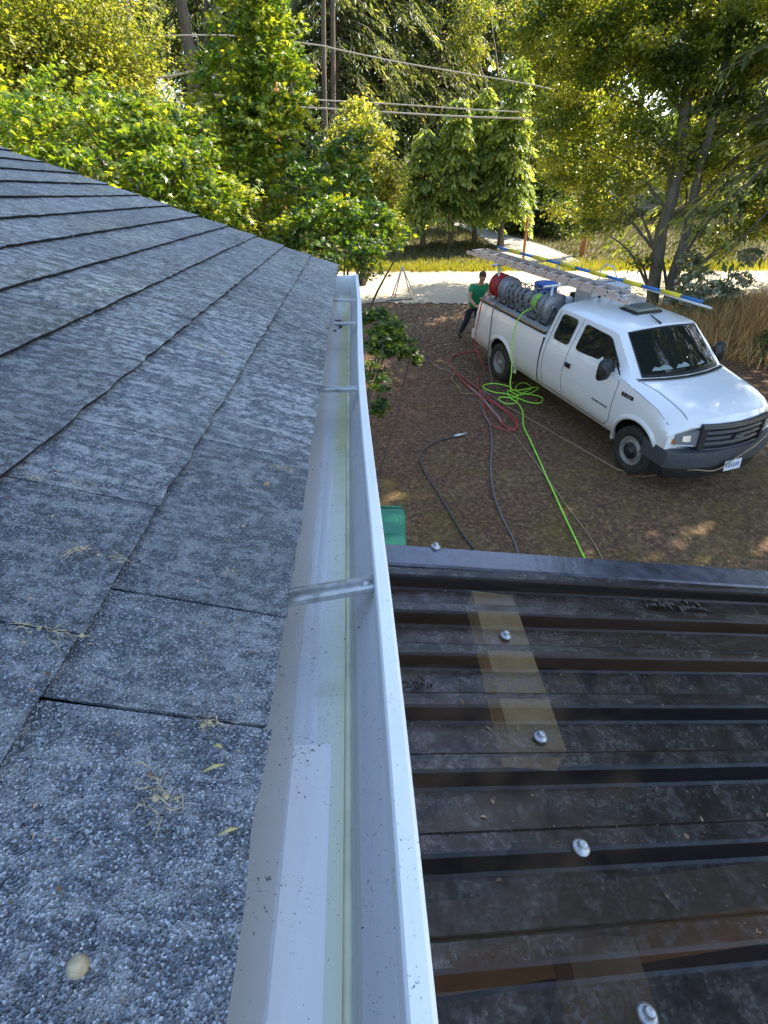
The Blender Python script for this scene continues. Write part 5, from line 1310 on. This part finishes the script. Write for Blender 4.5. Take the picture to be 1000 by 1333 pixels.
for k, (u, v0, v1, Y_) in enumerate([(385, 200, 0, 36), (498, 220, 60, 42), (507, 220, 80, 46), (516, 220, 60, 44), (542, 120, 30, 46), (600, 100, 0, 48), (270, 120, 0, 38), (480, 130, 0, 40), (725, 140, 0, 44), (310, 110, 0, 44), (650, 60, -20, 50), (450, 160, 0, 43)]):
    stem([(u, v0), (u - 1, (v0 + v1) / 2), (u - 2, v1)], Y_, 0.15, 0.11, 'slim bare trunk among the firs ' + ('behind the tall slender maple' if u < 400 else 'behind the sunlit shrub and pole' if u < 490 else 'left of the young cedars' if u < 530 else 'above the young cedars' if u < 660 else 'beyond the driveway') + (', nearer one' if Y_ < 43 else ', farther one' if Y_ < 47 else ', farthest one'))['group'] = 'slim trunks among the firs'
# young cedars on the far verge
CG2 = 'row of young cedars behind the road'
def cedar(bu, bv, tu, tv, rad, seed, lab):
    rad *= 0.74
    b_ = np.array(gp(bu, bv)); t = at_y(tu, tv, b_[1]); H = t[2] - b_[2]
    return conifer('young_cedar', lab, CG2, b_, H, 1.45, rad, int(24 * H), seed, M_cedar, 0.10, spray=(0.24, 0.12), dens=64, droop=0.5)
cedar(549, 322, 535, 165, 1.5, 21, 'leftmost and shortest young cedar of the sunlit row beyond the road')
cedar(586, 322, 573, 125, 1.5, 22, 'second young cedar from the left in the sunlit row beyond the road')
cedar(617, 317, 603, 112, 1.5, 23, 'third young cedar from the left in the sunlit row beyond the road')
cedar(652, 322, 645, 72, 1.7, 24, 'tallest young cedar, rightmost of the sunlit row beyond the road')
# leafy crowns made of clusters
def leafy(name, label, cat, blobs, mat, leaf, size, count, base=None, group=None, seed=1, tone=0.5, droop=0.35, trunk=None, barkm=None, twigs=10, kind=None, cl=0.35, per=14):
    r = np.random.default_rng(seed); B = []
    for (u, v, Y_, rad) in blobs: B.append((*at_y(u, v, Y_), rad))
    B = np.array(B); wts = B[:, 3] ** 2.3; wts /= wts.sum()
    if base is None: base = (B[:, 0].mean(), B[:, 1].mean(), gz(0, B[:, 1].mean()))
    t = thing(name, base, label, cat, group)
    ncl = max(20, count // per); bi = r.choice(len(B), ncl, p=wts); d = rnd_dir(ncl, r); rr = B[bi, 3] * r.uniform(0.25, 1.0, ncl) ** 0.55
    cc = B[bi, :3] + d * rr[:, None] * [1, 1, 0.8]; ct = np.clip(r.normal(tone, 0.27, ncl), 0, 1)
    ci = r.integers(0, ncl, count); P = cc[ci] + r.normal(0, 1, (count, 3)) * cl * np.median(B[:, 3]) * [0.42, 0.42, 0.22]
    D = rnd_dir(count, r) * [1, 1, 0.5]; D[:, 2] -= droop; NN = r.normal(0, 0.45, (count, 3)); NN[:, 2] += 1
    S_ = size * r.uniform(0.55, 1.2, count); tn = np.clip(ct[ci] + r.normal(0, 0.12, count), 0, 1)
    tp, fa = (MAPLE_T, MAPLE_F) if leaf == 'maple' else (LEAF_T, LEAF_F)
    scatter('crown', tp, fa, P, D, NN, S_ * (0.62 if leaf == 'maple' else 1), mat, t, tn)
    # branches from the base to the clusters
    if trunk is not False:
        b0 = np.array(base, float); m = MB(); tr = trunk or 0.06
        for k in range(twigs):
            e = B[k % len(B), :3] + r.normal(0, 0.3, 3) * B[k % len(B), 3]; mid = b0 * 0.45 + e * 0.55 + [0, 0, 0.12 * abs(e[2] - b0[2])] + r.normal(0, .1, 3)
            m.tube(catmull([b0 + r.normal(0, tr * .6, 3) * [1, 1, 0], mid, e], 5), list(np.linspace(tr, 0.008, 11)), 6)
        m.build('limbs', barkm or B_maple, t)
    return t
# near-left maples just past the rake of the roof
leafy('maple_tree', 'broad green maple filling the left edge just beyond the roof', 'maple', [(20, 190, 7, 0.75), (90, 190, 7.4, 0.8), (-60, 170, 7, 0.9), (150, 230, 6.8, 0.6), (60, 250, 6.5, 0.6), (-20, 255, 6.3, 0.7), (180, 180, 7.6, 0.6), (110, 140, 8, 0.55), (-90, 240, 6, 0.8), (40, 140, 8.4, 0.5)],
      M_leaf_maple, 'maple', 0.13, 9000, base=(-4.0, 8.2, 0.45), seed=31, tone=0.5, trunk=0.08)
leafy('maple_tree', 'maple of medium height right of the leftmost one, its crown rising beside the leaning trunks', 'maple', [(210, 190, 7.6, 0.55), (250, 230, 7.2, 0.5), (200, 250, 6.9, 0.45), (290, 270, 6.9, 0.45), (240, 170, 8.0, 0.35), (270, 300, 6.6, 0.35)],
      M_leaf_maple, 'maple', 0.125, 5200, base=(-2.9, 8.0, 0.44), seed=32, tone=0.55, trunk=0.06)
leafy('maple_tree', 'tall slender maple in front of the orange utility pole, topping out at the upper edge', 'maple', [(335, 15, 9.6, 0.45), (320, 60, 9.5, 0.55), (360, 60, 9.5, 0.5), (300, 110, 9.3, 0.6), (360, 110, 9.4, 0.6), (280, 165, 9, 0.55), (330, 170, 9, 0.6), (370, 160, 9.2, 0.45), (310, 230, 8.6, 0.6), (330, -30, 9.7, 0.4), (350, 240, 8.6, 0.5), (300, 300, 8, 0.5), (355, 300, 8, 0.4)],
      M_leaf_maple, 'maple', 0.14, 11000, base=(-2.0, 9.3, 0.51), seed=33, tone=0.6, trunk=0.07, twigs=14)
leafy('vine_maple', 'dark green vine maple leaning over the far end of the gutter', 'maple', [(400, 250, 7.6, 0.40), (440, 290, 7.0, 0.42), (480, 300, 6.8, 0.38), (510, 305, 6.7, 0.26), (440, 330, 6.3, 0.30), (480, 335, 6.3, 0.24), (410, 300, 7, 0.35), (370, 310, 7, 0.3), (455, 190, 8.4, 0.28), (475, 175, 8.6, 0.18), (430, 215, 8.2, 0.3), (460, 240, 7.8, 0.3), (405, 210, 8.3, 0.32)],
      M_leaf_maple, 'maple', 0.10, 8000, base=(-0.9, 7.2, 0.40), seed=34, tone=0.36, trunk=0.028, twigs=9)
leafy('vine_maple', 'low dark vine maple sprays hanging beside the outer face of the gutter', 'maple', [(495, 415, 4.9, 0.12), (512, 432, 4.7, 0.12), (526, 452, 4.6, 0.11), (497, 452, 4.5, 0.12), (486, 482, 4.3, 0.10), (498, 500, 4.15, 0.10), (492, 530, 4.0, 0.08), (485, 440, 4.6, 0.12), (478, 410, 4.9, 0.12), (538, 466, 4.6, 0.07)],
      M_leaf_maple, 'maple', 0.075, 1900, base=(-0.6, 4.9, 0.27), seed=35, tone=0.25, trunk=0.010, twigs=6, cl=0.5)
leafy('shrub', 'yellow-green sunlit shrub between the utility pole and the young cedars', 'shrub', [(470, 180, 20, 0.9), (450, 220, 19, 1.0), (490, 235, 19, 0.9), (430, 255, 19, 0.9), (480, 275, 19, 0.9), (465, 140, 21, 0.35), (500, 290, 19.5, 0.5)],
      M_leaf_far, 'oval', 0.12, 24000, seed=36, tone=0.8, twigs=8)
leafy('shrub', 'pale leafy undergrowth behind the maples at the left side', 'shrub', [(60, 60, 22, 2.2), (130, 40, 23, 2.0), (20, 100, 21, 1.8), (100, 110, 22, 1.8), (190, 160, 22, 1.5), (0, 30, 22, 2.0), (170, 90, 24, 1.2), (-80, 60, 22, 2.4)],
      M_leaf_far, 'oval', 0.13, 52000, base=(-12, 22, gz(0, 22)), seed=37, tone=0.68, twigs=10, trunk=0.12)
leafy('shrub', 'dark green understorey shrub right of the tallest young cedar by the driveway', 'shrub', [(690, 270, 30, 1.3), (715, 250, 31, 1.4), (735, 285, 29, 1.1), (675, 295, 30, 0.7), (700, 215, 32, 1.2)],
      M_leaf_far, 'oval', 0.2, 9000, seed=38, tone=0.15, twigs=8)
leafy('maple_tree', 'loose yellow-green woodland maple rising behind the tallest young cedar', 'tree', [(690, 60, 34, 1.2), (675, 110, 33, 1.1), (700, 150, 33, 1.2), (720, 100, 33, 1.4), (620, 10, 37, 1.2), (610, 60, 37, 1.0), (730, 30, 34, 1.5), (700, 200, 33, 1.0)],
      M_leaf_far, 'oval', 0.15, 15000, seed=46, tone=0.72, trunk=0.12, twigs=8, cl=0.6, per=60)
leafy('understorey', 'mid-green understorey closing the forest behind the cedars', 'undergrowth', [(u, 235 + 20 * math.sin(u), 36 + 3 * math.sin(u * .05), 1.8) for u in range(330, 1010, 42)] + [(u, 175 + 20 * math.cos(u), 46, 2.6) for u in range(-60, 1060, 60)],
      M_leaf_far, 'oval', 0.3, 30000, seed=39, tone=0.45, trunk=False, kind='stuff', cl=0.5)
# the big trees on the right
def right_tree(label, pts, Y_, r0, r1, blobs, n, seed, tone, size=0.15):
    t = leafy('alder_tree', label, 'tree', blobs, M_leaf_alder, 'oval', size, n, base=(at_y(*pts[0], Y_)[0], Y_, gz(0, Y_)), seed=seed, tone=tone, trunk=False, cl=0.42, per=150)
    P = [at_y(u, v, Y_) for u, v in pts]; P[0] = np.array([P[0][0], Y_, gz(0, Y_) - 0.1]); m = MB(); c = catmull(P, 5); m.tube(c, list(np.linspace(r0, r1, len(c))), 12); m.build('trunk', B_alder, t)
    r = np.random.default_rng(seed); m = MB()
    for (u, v, y_, rad) in blobs:
        e = at_y(u, v, y_); k = min(range(len(c)), key=lambda i: abs(c[i].z - (e[2] - 1.6)) ); a = np.array(c[k])
        if np.linalg.norm(e - a) > 7: continue
        m.tube(catmull([a, (a + e) / 2 + [0, 0, .35], e], 4), list(np.linspace(0.055, 0.012, 9)), 5)
    m.build('limbs', B_alder, t); return t
right_tree('tall alder with a pale curving trunk rising behind the pickup, left of the two', [(848, 402), (852, 365), (857, 331), (861, 302), (868, 280), (875, 258), (882, 220), (885, 195), (890, 160), (894, 126), (899, 98), (904, 72), (913, 50), (920, 31), (924, 5), (927, -40)], 17.2, 0.18, 0.115,
           [(740, 60, 19, 1.7), (790, 120, 18.5, 1.5), (745, 130, 20, 1.3), (760, 190, 19, 1.5), (830, 60, 17.5, 1.5), (850, 170, 16.8, 1.1), (735, 20, 20, 1.5), (800, 10, 18.5, 1.6), (740, 240, 20, 1.2), (800, 250, 18.5, 1.1), (820, 330, 18, 0.7), (780, 300, 18.5, 0.7), (760, 150, 21, 1.2), (880, 30, 17, 1.2), (740, -40, 20, 1.6), (800, -60, 18, 1.8)],
           50000, 41, 0.60, 0.12)
right_tree('slimmer alder leaning right beside the pale curving one behind the pickup', [(868, 402), (875, 362), (883, 338), (891, 315), (897, 290), (901, 268), (906, 242), (911, 220), (921, 185), (929, 151), (938, 110), (948, 60), (955, 10), (960, -40)], 17.0, 0.14, 0.075,
           [(930, 190, 17.5, 1.1), (960, 260, 18, 1.0), (900, 320, 18.5, 0.7), (950, 320, 18.2, 0.8), (1000, 180, 17, 1.3), (920, 90, 17, 1.1), (990, 60, 17, 1.5), (890, 230, 18.5, 0.8), (1010, 290, 18, 0.9), (950, -20, 17, 1.4), (840, 300, 18.4, 0.6)],
           26000, 42, 0.48, 0.12)
nf = conifer('douglas_fir', 'big dark fir at the right edge whose drooping boughs hang over the pickup', 'large firs on the right', (13.4, 16.8, gz(0, 16.8)), 21, 4.6, 6.6, 380, 51, spray=(0.34, 0.10), dens=26, droop=0.42, tr=0.36)
# unseen alders and firs, added right of the frame to shade yard and eave
def shade_canopy(label, base, blobs, n, seed):
    r = np.random.default_rng(seed); off = np.array([base[0], base[1], gz(*base)])
    t = thing('alder_tree', off, label, 'tree', 'unseen shade trees right of the yard')
    B = np.array(blobs, float); B[:, 2] += off[2]; w_ = B[:, 3] ** 2.5; w_ /= w_.sum(); ncl = n // 45
    bi = r.choice(len(B), ncl, p=w_); cc = B[bi, :3] + rnd_dir(ncl, r) * (B[bi, 3] * r.uniform(0.2, 1, ncl) ** .5)[:, None]
    ci = r.integers(0, ncl, n); P = cc[ci] + r.normal(0, .42, (n, 3)); D = rnd_dir(n, r); D[:, 2] -= .3; NN = r.normal(0, .5, (n, 3)); NN[:, 2] += 1
    scatter('crown', LEAF_T, LEAF_F, P, D, NN, r.uniform(.16, .34, n), M_leaf_alder, t, np.clip(r.normal(.5, .2, n), 0, 1))
    m = MB(); m.tube([off - [0, 0, .2], off + [0.1, 0, 5], off + [-0.4, 0.2, 9.5], off + [-0.8, 0, 14]], [.34, .27, .19, .06], 12); m.build('trunk', B_alder, t)
    m = MB()
    for b_ in B: m.tube([off + [-0.3, 0, max(5, b_[2] - 6)], (off + [-0.3, 0, b_[2] - 2] + b_[:3]) / 2 * 1.0, b_[:3]], [.10, .07, .02], 6)
    m.build('limbs', B_alder, t)
shade_canopy('unseen alder added for shade right of the yard, nearest the patio', (12.8, 6.0), [(9, 6, 13.5, 2.5), (11, 7.6, 16, 2.8), (13, 8.6, 19, 2.8), (10, 5.4, 15, 2.5), (12, 6.6, 17.5, 2.7), (9.6, 7.6, 14.6, 2.3), (11.5, 5, 16.5, 2.4), (8.2, 4.6, 12.8, 2.0), (12.5, 8.8, 17, 2.6)], 34000, 71)
shade_canopy('unseen alder added for shade right of the yard, beyond the nearest one', (15.0, 11.5), [(12, 13.5, 13, 2.8), (14, 11, 14, 3.0), (15, 14.5, 12, 3), (12.5, 12, 10, 2.4), (14, 16, 12, 2.2), (12.5, 14.5, 11, 2.4), (13.5, 10, 9, 2.6)], 14000, 72)
for x, y, s_, lb in ((-14, 13, 1.0, 'large fir left of the house, nearest the maples'), (-16, 18.5, 1.0, 'large fir left of the house, closest to the road'), (-13.5, 8, .95, 'large fir left of the house beside its wall'), (-19, 12, 1.1, 'large fir left of the house, farthest away'), (-18, 24, 1.1, 'large fir left of the house across the road'), (16.5, 8.5, 0.9, 'large fir standing behind the nearest alder right of the yard'), (21, 10, 1.0, 'large fir farthest right of the yard')):
    place_tree(nf, (x, y, gz(x, y)), s_, random.uniform(0, 6), lb)
shade_canopy('unseen alder added for shade right of the patio', (13.5, 1.0), [(9.5, 3, 15, 3.0), (11, 1, 17, 3.2), (8, 4.5, 18, 2.8), (10, 5, 21, 2.6), (13, 2, 20, 3)], 12000, 73)

# silver-leaved shrub and dry grass at the right edge
leafy('shrub', 'silvery leaved shrub in the dry grass behind the pickup bonnet', 'shrub', [(905, 370, 15.5, 0.5), (930, 385, 15.2, 0.55), (955, 400, 15, 0.5), (890, 395, 15.2, 0.4), (925, 420, 14.4, 0.4), (960, 370, 15.5, 0.4), (980, 330, 15.6, 0.3), (900, 340, 15.8, 0.3)], M_silver, 'oval', 0.13, 4200, seed=61, tone=0.6, twigs=16, trunk=0.02)
leafy('shrub', 'dark evergreen shrub at the right edge beside the pickup bonnet', 'shrub', [(990, 470, 12.5, 0.45), (1015, 450, 12.6, 0.5), (1000, 500, 12, 0.35)], M_conifer, 'oval', 0.09, 4500, seed=62, tone=0.4, twigs=6)
def dry():
    n = 26000; x = rng.normal(10.6, 1.6, n); y = rng.normal(14.1, 1.0, n); k = (x > 7.4) & (x < 16) & (y < 16.6) & (y > 11.2) & ((x - 7.0) > (14.2 - y) * .55); x, y = x[k], y[k]; n = len(x)
    hh = 0.55 + 0.75 * np.exp(-((x - 10.6) / 2.2) ** 2 - ((y - 14.2) / 1.3) ** 2)
    P = np.stack([x, y, gz(x, y)], 1); D = rng.normal(0, 0.38, (n, 3)); D[:, 2] = 1; Nn = rnd_dir(n) * [1, 1, .2]; H = hh * rng.uniform(0.5, 1.1, n)
    scatter('dry_grass', BLADE_T, BLADE_F, P, D, Nn, np.stack([H, rng.uniform(.012, .03, n), H], 1), M_dry, tone=np.clip(rng.normal(.5, .25, n), 0, 1), kind='stuff')
dry()

# ------------------------------------------------------------------ person leaning on the tailgate
def skin_body(name, V, Eg, rad, mat, parent, root=0, sub=2):
    me = bpy.data.meshes.new(name); me.from_pydata([tuple(v) for v in V], Eg, []); o = bpy.data.objects.new(name, me); COL.objects.link(o)
    o.modifiers.new('s', 'SKIN'); sm = o.modifiers.new('ss', 'SUBSURF'); sm.levels = sm.render_levels = sub
    for i, r_ in enumerate(rad):
        sv = me.skin_vertices[0].data[i]; sv.radius = (r_, r_) if not hasattr(r_, '__len__') else r_; sv.use_root = (i == root)
    dg = bpy.context.evaluated_depsgraph_get(); m2 = bpy.data.meshes.new_from_object(o.evaluated_get(dg)); m2.name = name
    bpy.data.objects.remove(o); bpy.data.meshes.remove(me)
    m2.materials.clear(); m2.materials.append(mat); m2.polygons.foreach_set('use_smooth', [True] * len(m2.polygons))
    o = bpy.data.objects.new(name, m2); COL.objects.link(o); adopt(o, parent); return o
def build_person():
    base = np.array(gp(611, 444)); yaw = math.atan2(*( (Tw(-4.9, -0.5, 0) - Vector(base)).to_2d().yx ))
    M = Matrix.Translation(Vector(base)) @ Matrix.Rotation(yaw, 4, 'Z') @ Matrix.Translation((0.06, 0, 0)) @ Matrix.Rotation(R(2), 4, 'Y')
    p = thing('person', (0, 0, 0), 'person in green t-shirt and dark trousers leaning on the rear corner of the pickup', 'person', matrix=M)
    SK = plain('skin', (0.48, 0.27, 0.18), 0.5, var=0.05); TS = plain('green_cotton', (0.015, 0.24, 0.10), 0.85, var=0.12); JN = plain('dark_denim', (0.016, 0.022, 0.045), 0.85, var=0.2); BT = plain('dark_boot', (0.03, 0.022, 0.018), 0.6); HR = plain('brown_hair', (0.06, 0.035, 0.02), 0.8)
    # x forward (towards the truck), y left, z up; leaning forward, rear leg stretched back
    pel = Vector((0.02, 0, 0.90)); ch = Vector((0.16, 0, 1.18)); nk = Vector((0.27, 0, 1.42)); hd = Vector((0.35, 0, 1.58))
    V = [pel, (0.08, 0, 1.02), ch, (0.23, 0, 1.34), nk, (0.30, 0, 1.49), hd, (0.37, 0, 1.665),
         (0.21, 0.17, 1.37), (0.34, 0.25, 1.20), (0.50, 0.20, 1.06), (0.57, 0.18, 1.03),      # left arm
         (0.21, -0.17, 1.37), (0.30, -0.27, 1.14), (0.50, -0.24, 1.06), (0.57, -0.22, 1.03),   # right arm
         (0.02, 0.095, 0.86), (0.10, 0.11, 0.48), (0.06, 0.11, 0.09), (0.0, 0.095, 0.88),
         (0.01, -0.095, 0.86), (-0.10, -0.12, 0.48), (-0.40, -0.13, 0.12)]
    E_ = [(0, 1), (1, 2), (2, 3), (3, 4), (4, 5), (5, 6), (6, 7), (3, 8), (8, 9), (9, 10), (10, 11), (3, 12), (12, 13), (13, 14), (14, 15), (0, 16), (16, 17), (17, 18), (0, 20), (20, 21), (21, 22)]
    V2 = V[:19] + V[20:]; E2 = [(a if a < 19 else a - 1, b_ if b_ < 19 else b_ - 1) for a, b_ in E_]
    rad = [(.105, .085), (.11, .085), (.14, .10), (.15, .10), .062, .052, (.078, .092), (.062, .075), .062, .043, .036, .028, .062, .043, .036, .028, .085, .058, .042, .085, .058, .042]
    skin_body('body', V2, E2, rad, SK, p)
    # shirt: torso and sleeves a little larger
    Vs = [(0.015, 0, 0.83), (0.075, 0, 1.00), ch, (0.23, 0, 1.34), (0.262, 0, 1.405), (0.21, 0.17, 1.375), (0.285, 0.215, 1.27), (0.21, -0.17, 1.375), (0.265, -0.228, 1.24)]
    skin_body('shirt', Vs, [(0, 1), (1, 2), (2, 3), (3, 4), (3, 5), (5, 6), (3, 7), (7, 8)], [(.172, .142), (.165, .13), (.178, .132), (.172, .122), .085, .082, .068, .082, .068], TS, p)
    Vj = [(0.02, 0, 0.90), (0.02, 0.095, 0.84), (0.10, 0.11, 0.48), (0.06, 0.11, 0.12), (0.01, -0.095, 0.84), (-0.10, -0.12, 0.48), (-0.38, -0.13, 0.145), (0.035, 0, 0.96)]
    skin_body('trousers', Vj, [(0, 7), (0, 1), (1, 2), (2, 3), (0, 4), (4, 5), (5, 6)], [(.142, .115), .10, .074, .062, .10, .074, .062, (.13, .10)], JN, p)
    skin_body('boot', [(0.05, 0.11, 0.09), (0.05, 0.11, 0.045), (0.14, 0.12, 0.04), (0.22, 0.125, 0.033)], [(0, 1), (1, 2), (2, 3)], [.052, .046, .045, .035], BT, p)
    skin_body('boot', [(-0.41, -0.13, 0.13), (-0.43, -0.13, 0.085), (-0.37, -0.135, 0.045), (-0.30, -0.14, 0.035)], [(0, 1), (1, 2), (2, 3)], [.052, .046, .045, .035], BT, p)
    # head details
    m = MB()
    for k in range(9):
        a = math.pi * (k / 8 - .5)
    hair = MB(); hair.lathe([(0.0001, 0.075), (0.045, 0.066), (0.075, 0.035), (0.086, 0.0), (0.080, -0.035), (0.06, -0.05)], (0.345, 0, 1.655), (0.0, 0, 1), 20)
    hair.v = [((x - 0.345) * 1.15 + 0.332, y * 0.98, z - 0.25 * max(0, 0.345 - x)) for x, y, z in hair.v]; hair.build('hair', HR, p)
    for sg in (-1, 1):
        e = MB(); e.lathe([(0.0001, 0.012), (0.022, 0.008), (0.028, 0), (0.02, -0.006)], (0.345, sg * 0.082, 1.60), (0, sg, 0), 10); e.build('ear', SK, p)
        e = MB(); e.lathe([(0.0001, 0.008), (0.008, 0.005), (0.011, 0)], (0.432, sg * 0.032, 1.615), (1, 0, 0), 8); e.build('eye', plain('eye_dark', (0.02, 0.015, 0.012), 0.3), p)
        for k in range(4):
            f = MB(); y = sg * (0.165 + k * 0.020) + (0.0 if sg > 0 else -0.012); f.tube([(0.57, y, 1.03), (0.62, y, 1.025), (0.655 - 0.01 * abs(k - 1.3), y, 1.00)], [0.011, 0.010, 0.007], 6); f.build('finger', SK, p)
        f = MB(); f.tube([(0.545, sg * 0.155, 1.03), (0.58, sg * 0.13, 1.03), (0.61, sg * 0.125, 1.02)], [0.012, 0.011, 0.008], 6); f.build('thumb', SK, p)
    nz = MB(); nz.tube([(0.428, 0, 1.625), (0.452, 0, 1.592), (0.43, 0, 1.582)], [0.008, 0.014, 0.008], 8); nz.build('nose', SK, p)
    mo = MB(); mo.box((0.432, 0, 1.555), (0.01, 0.045, 0.007)); mo.build('mouth', plain('lip', (0.30, 0.11, 0.09), 0.5), p)
build_person()

# ------------------------------------------------------------------ neighbours that would share a label are told apart by side
seen = {}
for o in bpy.data.objects:
    if o.parent is None and o.get('category') in ('tree', 'tree trunk') and o.get('label'): seen.setdefault(o['label'], []).append(o)
for lb, os_ in seen.items():
    if len(os_) > 1:
        os_.sort(key=lambda q: (q.matrix_world.translation.x if q.type == 'EMPTY' and q.location.length > 0 else (q.data.vertices[0].co.x if q.type == 'MESH' else q.location.x)))
        os_.sort(key=lambda q: q.data.vertices[0].co.x if q.type == 'MESH' else q.location.x)
        for k_, q in enumerate(os_): q['label'] = lb + (', left one' if k_ == 0 else ', right one' if k_ == len(os_) - 1 else ', middle one')
